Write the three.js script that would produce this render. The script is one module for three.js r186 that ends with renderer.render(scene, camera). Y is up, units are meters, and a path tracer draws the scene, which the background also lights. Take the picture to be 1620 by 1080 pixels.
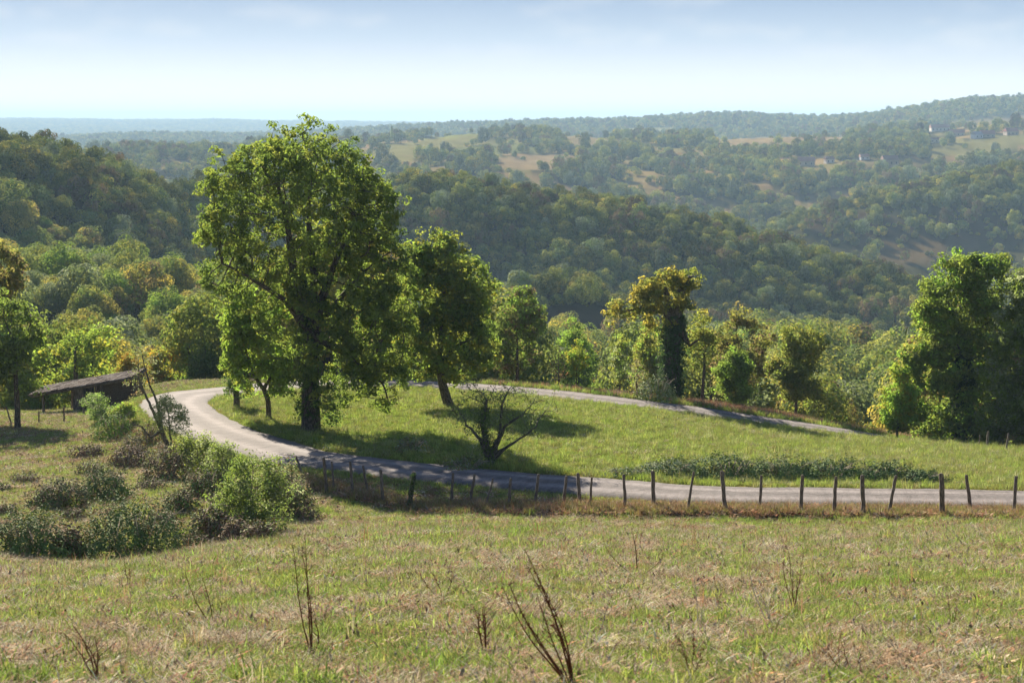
import * as THREE from 'three';
import { createNoise2D, createNoise3D } from 'simplex-noise';
import { mergeGeometries } from 'three/addons/utils/BufferGeometryUtils.js';

// ---------- camera, sky, sun, exposure ----------
const scene = new THREE.Scene();
const FPX = 2700, CXP = 810, CYP = 540, EYE = 1.65;            // a 60 mm view of a 1620 x 1080 frame
const PITCH = Math.atan(345 / FPX), SP = Math.sin(PITCH), CP = Math.cos(PITCH);
const camera = new THREE.PerspectiveCamera(2 * Math.atan(540 / FPX) * 180 / Math.PI, 1.5, 0.5, 40000);
camera.position.set(0, EYE, 0);
camera.rotation.x = -PITCH;
camera.focus = 78;
camera.userData.fStop = 4.5;

const EXPOSURE = 3.6;
const renderer = new THREE.WebGLRenderer({ antialias: true });
renderer.toneMapping = THREE.LinearToneMapping;
renderer.toneMappingExposure = EXPOSURE;
renderer.shadowMap.enabled = true;

const SUN_AZ = -22 * Math.PI / 180, SUN_EL = 24.5 * Math.PI / 180;  // behind the hills, a little to the left
const sunDir = new THREE.Vector3(Math.sin(SUN_AZ) * Math.cos(SUN_EL), Math.sin(SUN_EL), -Math.cos(SUN_AZ) * Math.cos(SUN_EL));
const sun = new THREE.DirectionalLight(new THREE.Color(1.0, 0.88, 0.70), 5);
sun.position.copy(sunDir).multiplyScalar(300);
sun.target.position.set(0, -10, -70);
sun.position.add(sun.target.position);
sun.castShadow = true;
sun.shadow.radius = 1.2;
sun.shadow.mapSize.set(4096, 4096);
Object.assign(sun.shadow.camera, { left: -90, right: 90, top: 90, bottom: -90, near: 1, far: 700 });
scene.add(sun, sun.target);

const mulberry = (a) => () => { a |= 0; a = a + 0x6D2B79F5 | 0; let t = Math.imul(a ^ a >>> 15, 1 | a); t = t + Math.imul(t ^ t >>> 7, 61 | t) ^ t; return ((t ^ t >>> 14) >>> 0) / 4294967296; };
const clamp = (x, a, b) => Math.min(b, Math.max(a, x)), lerp = (a, b, t) => a + (b - a) * t, sstep = (a, b, x) => { const t = clamp((x - a) / (b - a), 0, 1); return t * t * (3 - 2 * t); };
const noise = createNoise2D(mulberry(11)), noise3 = createNoise3D(mulberry(12));
const fbm = (x, y, o = 4) => { let s = 0, a = 0.5; for (let i = 0; i < o; i++) { s += a * noise(x, y); x = x * 2.03 + 7.1; y = y * 2.03 - 3.7; a *= 0.5; } return s; };

{ // pale autumn sky: milky at the horizon, blue above, a soft aureole round the sun, thin wisps
  const W = 2048, H = 1024, data = new Float32Array(W * H * 4);
  const stops = [[-90, 0.60, 0.66, 0.72], [-1.5, 1.0, 1.01, 1.03], [0.0, 1.32, 1.29, 1.25], [0.8, 1.16, 1.15, 1.14], [1.7, 0.90, 0.93, 0.98], [2.8, 0.59, 0.70, 0.84], [4.2, 0.36, 0.485, 0.68], [9, 0.28, 0.41, 0.70], [25, 0.17, 0.29, 0.58], [90, 0.10, 0.20, 0.46]];
  for (let r = 0; r < H; r++) {
    const el = ((r + 0.5) / H - 0.5) * 180, e = el * Math.PI / 180;
    let k = 0; while (k < stops.length - 2 && el > stops[k + 1][0]) k++;
    const t = clamp((el - stops[k][0]) / (stops[k + 1][0] - stops[k][0]), 0, 1);
    for (let c = 0; c < W; c++) {
      const a = ((c + 0.5) / W - 0.5) * 2 * Math.PI, x = Math.cos(a) * Math.cos(e), y = Math.sin(e), z = Math.sin(a) * Math.cos(e);
      const cs = x * sunDir.x + y * sunDir.y + z * sunDir.z, ang = Math.acos(clamp(cs, -1, 1)) * 180 / Math.PI;
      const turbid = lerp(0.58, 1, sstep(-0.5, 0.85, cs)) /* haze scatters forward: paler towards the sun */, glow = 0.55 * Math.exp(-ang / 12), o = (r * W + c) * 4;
      const w = el > -1 ? Math.max(0, 0.55 * noise3(x * 9, y * 60, z * 9) + 0.35 * noise3(x * 24, y * 130, z * 24) + 0.2 * noise3(x * 60, y * 260, z * 60) - 0.05) * sstep(0.8, 2.6, el) * 0.5 : 0;
      for (let i = 0; i < 3; i++) {
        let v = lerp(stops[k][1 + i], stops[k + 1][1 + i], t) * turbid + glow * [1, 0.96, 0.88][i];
        v = lerp(v, 0.98, w);
        data[o + i] = v / EXPOSURE;
      }
      data[o + 3] = 1;
    }
  }
  const sky = new THREE.DataTexture(data, W, H, THREE.RGBAFormat, THREE.FloatType);
  sky.mapping = THREE.EquirectangularReflectionMapping; sky.magFilter = THREE.LinearFilter; sky.needsUpdate = true;
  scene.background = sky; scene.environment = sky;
}
scene.fog = new THREE.FogExp2(new THREE.Color(0.49, 0.74, 1.0), 0.00014);

// ---------- naming ----------
const taken = new Map();
const numbered = (n) => { const k = taken.get(n) ?? 0; taken.set(n, k + 1); return k ? n + '_' + String(k).padStart(3, '0') : n; };
const tag = (o, label, category, group) => { o.userData.label = label; o.userData.category = category; if (group) o.userData.group = group; return o; };
function thing(name, label, category, [x, y, z] = [0, 0, 0], turn = 0, group) {
  const o = new THREE.Group(); o.name = numbered(name); o.position.set(x, y, z); o.rotation.y = turn; scene.add(o);
  return tag(o, label, category, group);
}
function part(name, geometry, material, parent) {
  const m = new THREE.Mesh(geometry, material); m.name = name; m.castShadow = m.receiveShadow = true; parent.add(m); return m;
}
function structure(name, geometry, material) {
  const m = new THREE.Mesh(geometry, material); m.name = numbered(name); m.castShadow = m.receiveShadow = true; m.userData.kind = 'structure'; scene.add(m); return m;
}

// ---------- terrain: height from surveyed points ----------
const tanDep = (py) => { const v = (CYP - py) / FPX; return (-SP + v * CP) / (CP + v * SP); };          // rise per metre of depth along a line of sight
const xOf = (px, py, D) => (px - CXP) / FPX / (CP + (CYP - py) / FPX * SP) * D;
const at = (px, py, D) => [xOf(px, py, D), EYE + tanDep(py) * D, -D];
const OFF = 12;                                                                                          // depth origin lies 12 m behind the camera
const road = [[2300, 806, 60, 3.2], [1900, 795, 61, 3.2], [1600, 787.5, 61.5, 3.2], [1350, 784, 62, 3.2], [1100, 780, 62.5, 3.2], [950, 768, 64, 3.3], [800, 757, 66, 3.3], [650, 742, 69, 3.4], [550, 731, 72, 3.5], [480, 722, 74.5, 3.6], [420, 706, 78, 3.7], [360, 688, 82, 3.9], [313, 667, 88, 3.9], [284, 648, 93.5, 4.0], [276, 634, 99, 4.1], [300, 624, 103, 4.1], [347, 619, 105.5, 4.0], [430, 611, 109, 3.9], [520, 607, 110, 3.5], [620, 606.5, 110.5, 3.3], [700, 609, 110, 3.2], [850, 620, 108, 3.2], [1000, 637, 105, 3.1], [1100, 648.5, 104, 3.1], [1200, 663, 103.5, 3.1], [1300, 677, 103.5, 3.1], [1400, 692, 104, 3.1], [1550, 716, 106, 3.1]];
const ctl = [];
const P = (px, py, D) => { const [x, y] = at(px, py, D); ctl.push([x, D, y - EYE]); };                   // ground seen at a point
const Y = (px, D, y) => { ctl.push([(px - CXP) / FPX * D, D, y]); };                                      // ground height below the eye
const K = (px, py, D, tall = 10) => { const [x, y] = at(px, py, D); ctl.push([x, D, y - EYE - tall]); };  // ground under a canopy
for (const px of [-900, 0, 810, 1620, 2500]) { for (const D of [-10, -5, 0, 5, 14]) ctl.push([(px - CXP) / FPX * (D + OFF), D, -1.65 - 0.205 * D]); }
for (const [px, d] of [[-900, -1.2], [0, -0.35], [400, -0.1], [810, 0], [1620, 0], [2500, 0]]) { Y(px, 30, -7.8 + d); Y(px, 45, -10.9 + d * 2.2); Y(px, 20, -5.75 + d * .5); }
for (const [px, py, D] of road) P(px, py, D);
P(1604, 815, 58); P(1320, 815, 58); P(1148, 812, 58.3); P(990, 808, 59); P(891, 802, 60); P(767, 806, 60); P(647, 808, 60.5); P(606, 798, 62); P(558, 785, 64); P(517, 781, 66); P(476, 748, 70);
P(60, 885, 46); P(200, 890, 46.5); P(420, 850, 50); P(300, 800, 56); P(150, 770, 64); P(0, 800, 58); P(50, 705, 87); P(50, 668, 103); P(0, 650, 112); P(130, 660, 104); P(215, 632, 112); P(70, 652, 113); P(200, 700, 84); P(260, 715, 79);
P(490, 682, 85); P(425, 662, 90); P(700, 643, 97); P(780, 736, 70); P(650, 690, 81); P(900, 700, 78); P(1000, 670, 90); P(1200, 700, 86); P(1300, 740, 71); P(1500, 740, 72); P(1500, 698, 101); P(1620, 712, 97); P(1700, 740, 76); P(1520, 692, 105); P(2000, 730, 95);
// just past the far limb of the road
P(250, 608, 118); P(400, 603, 120); P(600, 601, 119); P(800, 612, 116); P(1000, 628, 112); P(1110, 641, 110); P(1165, 647, 111); P(1262, 664, 112); P(1350, 682, 112);
Y(-700, 120, -22); Y(0, 135, -25); Y(200, 140, -25); Y(400, 145, -25); Y(600, 150, -28); Y(810, 140, -25); Y(1000, 140, -26); Y(1200, 140, -29); Y(1400, 140, -31); Y(1620, 140, -30); Y(2200, 140, -30);
Y(810, 200, -48); Y(1000, 200, -46); Y(1200, 200, -43); Y(1400, 200, -42); Y(1620, 200, -42); Y(2200, 200, -42);
K(870, 512, 300, 8); Y(1000, 300, -56); Y(1200, 300, -50); Y(1400, 300, -50); Y(1620, 300, -55); Y(2200, 300, -60); Y(700, 300, -52);
Y(1200, 420, -60); Y(1400, 420, -66); Y(1620, 420, -80); Y(2200, 420, -90); Y(900, 430, -64); Y(700, 430, -66); Y(1050, 430, -64);
K(880, 402, 470, 10); K(820, 425, 460, 10); K(950, 440, 455, 10);
// the shelf of sunlit wood on the near side of the hollow
K(-300, 430, 220); K(0, 440, 240); K(100, 470, 225); K(300, 512, 215); K(450, 520, 215); K(0, 378, 320); K(150, 388, 325); K(300, 404, 330); K(480, 440, 340); Y(600, 240, -42); Y(600, 340, -50);
Y(-300, 375, -52); Y(0, 372, -46); Y(150, 378, -48); Y(300, 390, -52); Y(480, 420, -60);
// wooded hill and the long ridge running down to the right
K(-500, 190, 480, 18); K(-150, 188, 480, 12); K(0, 193, 480, 11); K(100, 209, 500, 11); K(200, 234, 525, 12); K(310, 268, 560, 11); K(400, 274, 610); K(500, 270, 650); K(620, 264, 690); K(720, 259, 690); K(800, 269, 690); K(900, 284, 690); K(1000, 301, 690); K(1100, 319, 680); K(1200, 344, 670); K(1300, 374, 650); K(1380, 404, 630); K(1440, 430, 612); K(1520, 462, 600); K(1620, 500, 590);
Y(500, 570, -62); Y(620, 560, -68); Y(800, 555, -69); Y(1000, 550, -70); Y(1200, 550, -72); Y(1350, 540, -76);
Y(-500, 640, -50); Y(0, 640, -48); Y(200, 700, -60); Y(400, 780, -75); Y(620, 830, -84); Y(800, 840, -90); Y(1000, 840, -92); Y(1200, 820, -94); Y(1400, 760, -92); Y(1620, 740, -94); Y(2200, 740, -96);
for (const px of [-500, 0, 400, 800, 1100]) Y(px, 1020, -96); Y(1250, 920, -90);
// brown slope and wooded hill on the right
P(1440, 394, 985); P(1500, 384, 992); P(1450, 415, 940); P(1560, 392, 985); P(1350, 374, 1000); P(1300, 352, 1010); P(1450, 345, 1032); P(1550, 345, 1030); P(1620, 345, 1028); K(1620, 256, 1090); K(1500, 274, 1090); K(1400, 294, 1085); K(1300, 318, 1065); K(1235, 337, 1035); K(1700, 250, 1090); K(2200, 250, 1090);
Y(1620, 1290, -62); Y(1450, 1290, -64); Y(1300, 1240, -76); Y(1150, 1180, -88); Y(2200, 1290, -60);
// village slope and open plateau
P(1400, 258, 1520); P(1480, 240, 1650); P(1340, 232, 1800); P(1250, 268, 1520); P(1180, 300, 1380); P(1500, 212, 1980); P(1600, 226, 1750); P(1600, 192, 2350); P(1700, 190, 2350); P(2200, 190, 2300); P(1130, 226, 1900); P(1240, 218, 2050); P(1330, 216, 2060); P(1060, 260, 1600); P(950, 290, 1400); P(1000, 232, 1800); P(900, 222, 1900); P(700, 224, 1900); P(600, 236, 1720); P(640, 262, 1480); P(830, 242, 1720); P(860, 256, 1560); P(740, 276, 1360); P(780, 212, 2050); P(680, 216, 2000); P(850, 275, 1380); P(500, 250, 1600); P(200, 262, 1500); P(-300, 262, 1500);
for (const px of [-300, 100, 400, 620]) Y(px, 2500, -70); Y(800, 2550, -40); Y(1000, 2600, -38); Y(1200, 2500, -40); Y(1400, 2500, -22); Y(1620, 2600, -4); Y(2200, 2600, -10);
// far blue hills
K(600, 200, 3500, 12); K(700, 197, 3500, 12); K(800, 192, 3500, 12); K(900, 187, 3600, 12); K(1000, 185, 3600, 12); K(1080, 180, 3550, 12); K(1150, 176, 3500, 12); K(1230, 182, 3450, 12); K(1300, 186, 3300, 12); K(1400, 178, 3000, 12); K(1450, 168, 2950, 12); K(1500, 162, 2900, 12); K(1560, 155, 2900, 12); K(1620, 158, 2900, 12); K(1750, 160, 2900, 12); K(2200, 160, 2900, 12);
K(-300, 215, 3700, 12); K(50, 218, 3700, 12); K(165, 212, 3700, 12); K(250, 210, 3600, 12); K(330, 212, 3600, 12); K(420, 214, 3600, 12); K(520, 206, 3550, 12);
for (const px of [-300, 100, 400, 700, 1000, 1300, 1620, 2200]) Y(px, 5200, -60);
for (const [px, py] of [[-500, 193], [50, 193], [150, 194], [250, 196], [330, 193], [400, 196], [550, 198], [700, 200], [900, 200], [1200, 200], [1620, 200], [2300, 200]]) P(px, py, 9000);
for (const px of [-500, 400, 1200, 2300]) Y(px, 15000, -110);
const dom = (x, D) => [x / (D + OFF) * 2.2, Math.log(D + OFF)];
const tps = (() => {
  const pts = ctl.map(([x, D, y]) => [...dom(x, D), y / (D + OFF)]), n = pts.length, N = n + 3, A = [], U = (r2) => r2 > 1e-12 ? r2 * Math.log(r2) : 0;
  for (let i = 0; i < n; i++) { const row = new Float64Array(N + 1); for (let j = 0; j < n; j++) row[j] = U((pts[i][0] - pts[j][0]) ** 2 + (pts[i][1] - pts[j][1]) ** 2); row[i] += 0.0006; row[n] = 1; row[n + 1] = pts[i][0]; row[n + 2] = pts[i][1]; row[N] = pts[i][2]; A.push(row); }
  for (let k = 0; k < 3; k++) { const row = new Float64Array(N + 1); for (let j = 0; j < n; j++) row[j] = k === 0 ? 1 : pts[j][k - 1]; A.push(row); }
  for (let c = 0; c < N; c++) {
    let p = c; for (let r = c + 1; r < N; r++) if (Math.abs(A[r][c]) > Math.abs(A[p][c])) p = r;
    [A[c], A[p]] = [A[p], A[c]];
    for (let r = c + 1; r < N; r++) { const f = A[r][c] / A[c][c]; if (f) for (let k = c; k <= N; k++) A[r][k] -= f * A[c][k]; }
  }
  const w = new Float64Array(N);
  for (let r = N - 1; r >= 0; r--) { let s = A[r][N]; for (let k = r + 1; k < N; k++) s -= A[r][k] * w[k]; w[r] = s / A[r][r]; }
  return (x, D) => { const [a, b] = dom(x, D); let s = w[n] + w[n + 1] * a + w[n + 2] * b; for (let i = 0; i < n; i++) { const da = a - pts[i][0], db = b - pts[i][1], r2 = da * da + db * db; if (r2 > 1e-12) s += w[i] * r2 * Math.log(r2); } return s * (D + OFF); };
})();
// grid of the ground sheet: columns fan out from behind the camera, rows 0.5 m near by and growing with distance
const QD = 0.4, QN = 400, qs = [], ds = [], NEAR0 = -10, NEARN = 300, FARN = 230, FAR = 15000;
for (let i = -14; i <= QN + 14; i++) qs.push(i < 0 ? -QD - 0.012 * (Math.pow(1.32, -i) - 1) * 2.4 : i > QN ? QD + 0.012 * (Math.pow(1.32, i - QN) - 1) * 2.4 : -QD + i / QN * 2 * QD);
for (let j = 0; j <= NEARN; j++) ds.push(NEAR0 + j * 0.5);
for (let j = 1; j <= FARN; j++) ds.push(140 * Math.pow(FAR / 140, j / FARN));
const NC = qs.length, NR = ds.length, hgt = new Float32Array(NC * NR);
const colOf = (q) => { if (Math.abs(q) <= QD) return 14 + (q + QD) / (2 * QD) * QN; const k = Math.min(13.999, Math.log((Math.abs(q) - QD) / 0.0288 + 1) / Math.log(1.32)); return q < 0 ? 14 - k : 14 + QN + k; };
const rowOf = (D) => clamp(D <= 140 ? (D - NEAR0) / 0.5 : NEARN + Math.log(D / 140) / Math.log(FAR / 140) * FARN, 0, NR - 1.001);
const roadPts = (() => {
  const c = new THREE.CatmullRomCurve3(road.map(([px, py, D]) => new THREE.Vector3(...at(px, py, D))), false, 'centripetal'), wc = road.map((r) => r[3]), out = [], M = 520, pts = c.getPoints(M);
  for (let i = 0; i <= M; i++) { const t = i / M * (road.length - 1), k = Math.min(road.length - 2, Math.floor(t)), p = pts[i]; out.push({ x: p.x, y: p.y, D: -p.z, w: lerp(wc[k], wc[k + 1], t - k) }); }
  for (let it = 0; it < 6; it++) for (let i = 1; i < M; i++) out[i].y = (out[i - 1].y + out[i].y * 2 + out[i + 1].y) / 4;
  for (let i = 0; i <= M; i++) { const a = out[Math.max(0, i - 1)], b = out[Math.min(M, i + 1)], l = Math.hypot(b.x - a.x, b.D - a.D); out[i].nx = (b.D - a.D) / l; out[i].nd = -(b.x - a.x) / l; }
  return out;
})();
function roadNear(x, D) { let best = 1e9, k = 0; for (let i = 0; i < roadPts.length; i++) { const p = roadPts[i], d = (p.x - x) ** 2 + (p.D - D) ** 2; if (d < best) { best = d; k = i; } } const p = roadPts[k]; return [Math.sqrt(best), p]; }
for (let j = 0; j < NR; j++) for (let i = 0; i < NC; i++) {
  const D = ds[j], x = qs[i] * (D + OFF);
  let y = tps(x, D) + EYE;
  if (D > 120) y += fbm(x / 60, D / 60, 3) * clamp((D - 120) / 400, 0, 1) * 3;
  else { const m = D < 58 ? 1 : 0.5; y += m * (fbm(x / 2.2, D / 2.2, 3) * 0.10 + fbm(x / 9, D / 9, 2) * 0.14); }
  if (D > 52 && D < 126 && Math.abs(x) < 60) { const [d, p] = roadNear(x, D), e = p.w / 2; if (d < e + 2.2) y = lerp(p.y - 0.07, y, sstep(e + 0.25, e + 2.2, d)); }
  hgt[j * NC + i] = y;
}
const heightAt = (x, D) => {
  const c = clamp(colOf(x / (D + OFF)), 0, NC - 1.001), r = rowOf(D), i = Math.floor(c), j = Math.floor(r), a = c - i, b = r - j, o = j * NC + i;
  return lerp(lerp(hgt[o], hgt[o + 1], a), lerp(hgt[o + NC], hgt[o + NC + 1], a), b);
};
const onGround = (px, py, from = 8, to = 400) => {            // where the line of sight through a photo point meets the ground
  for (let D = from; D < to; D += D < 140 ? 0.1 : 1) { const [x, y] = at(px, py, D); if (y <= heightAt(x, D)) return { x, y: heightAt(x, D), z: -D, D }; }
  const [x] = at(px, py, to); return { x, y: heightAt(x, to), z: -to, D: to };
};
const atDepth = (px, D) => { const x = (px - CXP) / FPX / CP * D; return { x, y: heightAt(x, D), z: -D, D }; };
const seen = (x, y, D) => { const v = (y - EYE) / D, k = (v * CP + SP) / (CP - v * SP); return [CXP + x / D * FPX * (CP + k * SP), CYP - k * FPX]; };  // back to photo points, for planning fields and woods

// ---------- land cover ----------
const inside = (poly, x, y) => { let c = false; for (let i = 0, j = poly.length - 1; i < poly.length; j = i++) { const [a, b] = poly[i], [d, e] = poly[j]; if ((b > y) !== (e > y) && x < (d - a) * (y - b) / (e - b) + a) c = !c; } return c; };
const FIELDS = [ // [depth range, corner points, colour]
  [[400, 640], [[175, 300], [250, 296], [335, 292], [335, 306], [190, 318]], [0.154, 0.140, 0.076]],
  [[1200, 2600], [[560, 240], [640, 226], [690, 219], [760, 214], [770, 226], [700, 238], [640, 246], [590, 250]], [0.175, 0.179, 0.076]],
  [[1200, 2600], [[660, 219], [750, 209], [780, 212], [760, 222], [690, 228]], [0.186, 0.214, 0.076]],
  [[1200, 2600], [[690, 236], [820, 228], [860, 236], [780, 247], [700, 250]], [0.133, 0.159, 0.060]],
  [[1200, 2600], [[780, 248], [900, 243], [925, 256], [860, 270], [790, 266]], [0.216, 0.179, 0.120]],
  [[1200, 2600], [[880, 213], [960, 214], [990, 228], [900, 236]], [0.186, 0.163, 0.103]],
  [[1200, 2900], [[1125, 217], [1220, 214], [1345, 216], [1325, 232], [1180, 240], [1130, 234]], [0.225, 0.186, 0.120]],
  [[1300, 2600], [[1470, 236], [1560, 216], [1625, 210], [1625, 232], [1540, 246], [1480, 250]], [0.163, 0.168, 0.076]],
  [[1200, 2600], [[1350, 258], [1440, 250], [1540, 258], [1520, 266], [1400, 268]], [0.154, 0.140, 0.087]],
  [[1500, 3200], [[1480, 194], [1625, 180], [1625, 198], [1540, 206]], [0.175, 0.159, 0.092]],
  [[2200, 4000], [[990, 203], [1060, 200], [1070, 208], [1000, 209]], [0.205, 0.214, 0.110]],
  [[900, 1085], [[1235, 345], [1330, 335], [1500, 338], [1625, 350], [1625, 372], [1520, 372], [1400, 380], [1310, 372]], [0.051, 0.039, 0.025]],
  [[850, 1010], [[1340, 380], [1500, 372], [1560, 382], [1510, 420], [1380, 412]], [0.097, 0.081, 0.053]],
  [[240, 470], [[860, 488], [965, 488], [965, 560], [860, 560]], [0.103, 0.094, 0.064]],
];
const openCut = (px) => px > 1080 ? 0.0 : 0.05, mixc0 = (a, b, t) => a.map((v, i) => lerp(v, b[i], t));  // farmland between the far copses
const fieldOf = (px, py, D) => FIELDS.find(([[a, b], poly]) => D > a && D < b && inside(poly, px, py));
const inMeadow = (x, D) => { // the green between the two limbs of the road
  if (D < 60 || D > 115) return false;
  const [d, p] = roadNear(x, D); if (d < p.w / 2) return false;
  return inside(meadowPoly, x, D);
};
const meadowPoly = roadPts.map((p) => [p.x, p.D]);
const grassTint = (x, D) => clamp(0.52 + fbm(x / 1.6, D / 1.2, 3) * 1.0 + fbm(x / 9, D / 7, 2) * 0.5, 0, 1);  // 0 dry thatch, 1 green

{ // ground sheet
  const pos = new Float32Array(NC * NR * 3), col = new Float32Array(NC * NR * 3), uv = new Float32Array(NC * NR * 2), idx = new Uint32Array((NC - 1) * (NR - 1) * 6);
  for (let j = 0; j < NR; j++) for (let i = 0; i < NC; i++) {
    const D = ds[j], x = qs[i] * (D + OFF), o = j * NC + i, y = hgt[o];
    pos[o * 3] = x; pos[o * 3 + 1] = y; pos[o * 3 + 2] = -D; uv[o * 2] = x / 3.2; uv[o * 2 + 1] = D / 3.2;
    let c;
    if (D < 126) {
      const g = grassTint(x, D), meadow = D > 60 && Math.abs(x) < 60 && inside(meadowPoly, x, D);
      c = meadow ? [lerp(0.20, 0.12, g), lerp(0.19, 0.17, g), lerp(0.07, 0.045, g)] : [lerp(0.19, 0.13, g), lerp(0.135, 0.14, g), lerp(0.085, 0.05, g)];
    } else {
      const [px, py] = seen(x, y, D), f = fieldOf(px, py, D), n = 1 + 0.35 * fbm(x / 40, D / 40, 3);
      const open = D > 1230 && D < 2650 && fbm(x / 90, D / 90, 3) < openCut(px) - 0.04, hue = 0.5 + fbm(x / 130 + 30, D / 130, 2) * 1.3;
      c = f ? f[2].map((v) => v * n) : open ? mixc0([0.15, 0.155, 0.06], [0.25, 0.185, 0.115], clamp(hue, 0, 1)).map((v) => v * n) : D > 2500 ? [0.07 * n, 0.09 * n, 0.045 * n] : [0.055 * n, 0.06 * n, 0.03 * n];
    }
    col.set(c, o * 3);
  }
  let k = 0;
  for (let j = 0; j < NR - 1; j++) for (let i = 0; i < NC - 1; i++) { const a = j * NC + i, b = a + 1, c = a + NC, d = c + 1; idx[k++] = a; idx[k++] = b; idx[k++] = c; idx[k++] = b; idx[k++] = d; idx[k++] = c; }
  const g = new THREE.BufferGeometry();
  g.setAttribute('position', new THREE.BufferAttribute(pos, 3)); g.setAttribute('color', new THREE.BufferAttribute(col, 3)); g.setAttribute('uv', new THREE.BufferAttribute(uv, 2)); g.setIndex(new THREE.BufferAttribute(idx, 1));
  g.computeVertexNormals();
  const S = 1024, cv = document.createElement('canvas'); cv.width = cv.height = S; const x = cv.getContext('2d'), r = mulberry(5);
  x.fillStyle = 'rgb(150,142,128)'; x.fillRect(0, 0, S, S);
  for (let i = 0; i < 26000; i++) { const v = r(), a = r() * 6.3, l = 4 + r() * 16, px = r() * S, py = r() * S, t = 70 + v * 150; x.strokeStyle = `rgba(${t | 0},${t * (0.9 + r() * 0.12) | 0},${t * (0.72 + r() * 0.15) | 0},0.55)`; x.lineWidth = 0.8 + r() * 1.6; for (const [ox, oy] of [[0, 0], [-S, 0], [0, -S]]) { x.beginPath(); x.moveTo(px + ox, py + oy); x.lineTo(px + ox + Math.cos(a) * l, py + oy + Math.sin(a) * l); x.stroke(); } }
  const map = new THREE.CanvasTexture(cv); map.colorSpace = THREE.SRGBColorSpace; map.wrapS = map.wrapT = THREE.RepeatWrapping;
  const bump = map.clone(); bump.colorSpace = THREE.NoColorSpace;
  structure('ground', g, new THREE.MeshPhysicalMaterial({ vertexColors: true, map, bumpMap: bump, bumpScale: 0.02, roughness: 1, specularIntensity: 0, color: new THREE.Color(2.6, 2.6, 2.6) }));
}

{ // the lane: worn chip-seal with paler wheel tracks and ragged edges
  const M = roadPts.length, A = 13, pos = [], uv = [], idx = [], r = mulberry(8);
  let s = 0;
  for (let i = 0; i < M; i++) {
    const p = roadPts[i]; if (i) s += Math.hypot(p.x - roadPts[i - 1].x, p.D - roadPts[i - 1].D);
    const wl = p.w / 2 + noise(s * 0.5, 3) * 0.10 + noise(s * 2.1, 9) * 0.05, wr = p.w / 2 + noise(s * 0.5, 31) * 0.10 + noise(s * 2.1, 19) * 0.05;
    for (let k = 0; k < A; k++) {
      const t = k / (A - 1) * 2 - 1, o = t < 0 ? t * wl : t * wr, edge = Math.abs(t) > 0.99 ? -0.09 : 0;
      pos.push(p.x + p.nx * o, p.y + 0.03 - t * t * 0.035 + edge, -(p.D + p.nd * o)); uv.push(t * 0.5 + 0.5, s / 8);
    }
    if (i) for (let k = 0; k < A - 1; k++) { const a = (i - 1) * A + k, b = a + 1, c = a + A, d = c + 1; idx.push(a, b, c, b, d, c); }
  }
  const g = new THREE.BufferGeometry(); g.setAttribute('position', new THREE.Float32BufferAttribute(pos, 3)); g.setAttribute('uv', new THREE.Float32BufferAttribute(uv, 2)); g.setIndex(idx); g.computeVertexNormals();
  { const n = g.attributes.normal; if (n.getY(0) < 0) { const ix = g.index.array; for (let i = 0; i < ix.length; i += 3) { const t = ix[i]; ix[i] = ix[i + 1]; ix[i + 1] = t; } g.computeVertexNormals(); } }
  const W = 256, H = 1024, d = new Uint8Array(W * H * 4), rr = mulberry(77);
  for (let y = 0; y < H; y++) for (let x = 0; x < W; x++) {
    const u = x / W, a = y / H * Math.PI * 2, track = Math.exp(-(((u - 0.3) / 0.09) ** 2)) + Math.exp(-(((u - 0.7) / 0.09) ** 2));
    const n = noise3(u * 8, Math.cos(a) * 6, Math.sin(a) * 6) * 6 + noise3(u * 30, Math.cos(a) * 26, Math.sin(a) * 26) * 8 + (rr() - 0.5) * 34, e = sstep(0.44, 0.5, Math.abs(u - 0.5) + noise3(u * 3, Math.cos(a) * 9, Math.sin(a) * 9) * 0.03) * 28;
    const pt = noise3(u * 2.2 + 40, Math.cos(a) * 2.6, Math.sin(a) * 2.6), pat = pt > 0.4 ? -8 : pt < -0.55 ? 6 : 0, ck = Math.abs(noise3(u * 5 + 9, Math.cos(a) * 11, Math.sin(a) * 11)) < 0.025 ? -22 : 0;
    const v = 88 + track * 26 + n + pat + ck - e, o = (y * W + x) * 4; d[o] = clamp(v * 1.04, 0, 255); d[o + 1] = clamp(v * 0.985, 0, 255); d[o + 2] = clamp(v * 0.97 - e * 0.3, 0, 255); d[o + 3] = 255;
  }
  const map = new THREE.DataTexture(d, W, H); map.colorSpace = THREE.SRGBColorSpace; map.wrapS = map.wrapT = THREE.RepeatWrapping; map.magFilter = THREE.LinearFilter; map.needsUpdate = true;
  structure('road', g, new THREE.MeshPhysicalMaterial({ map, roughness: 0.95, specularIntensity: 0.35 }));
}
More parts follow.
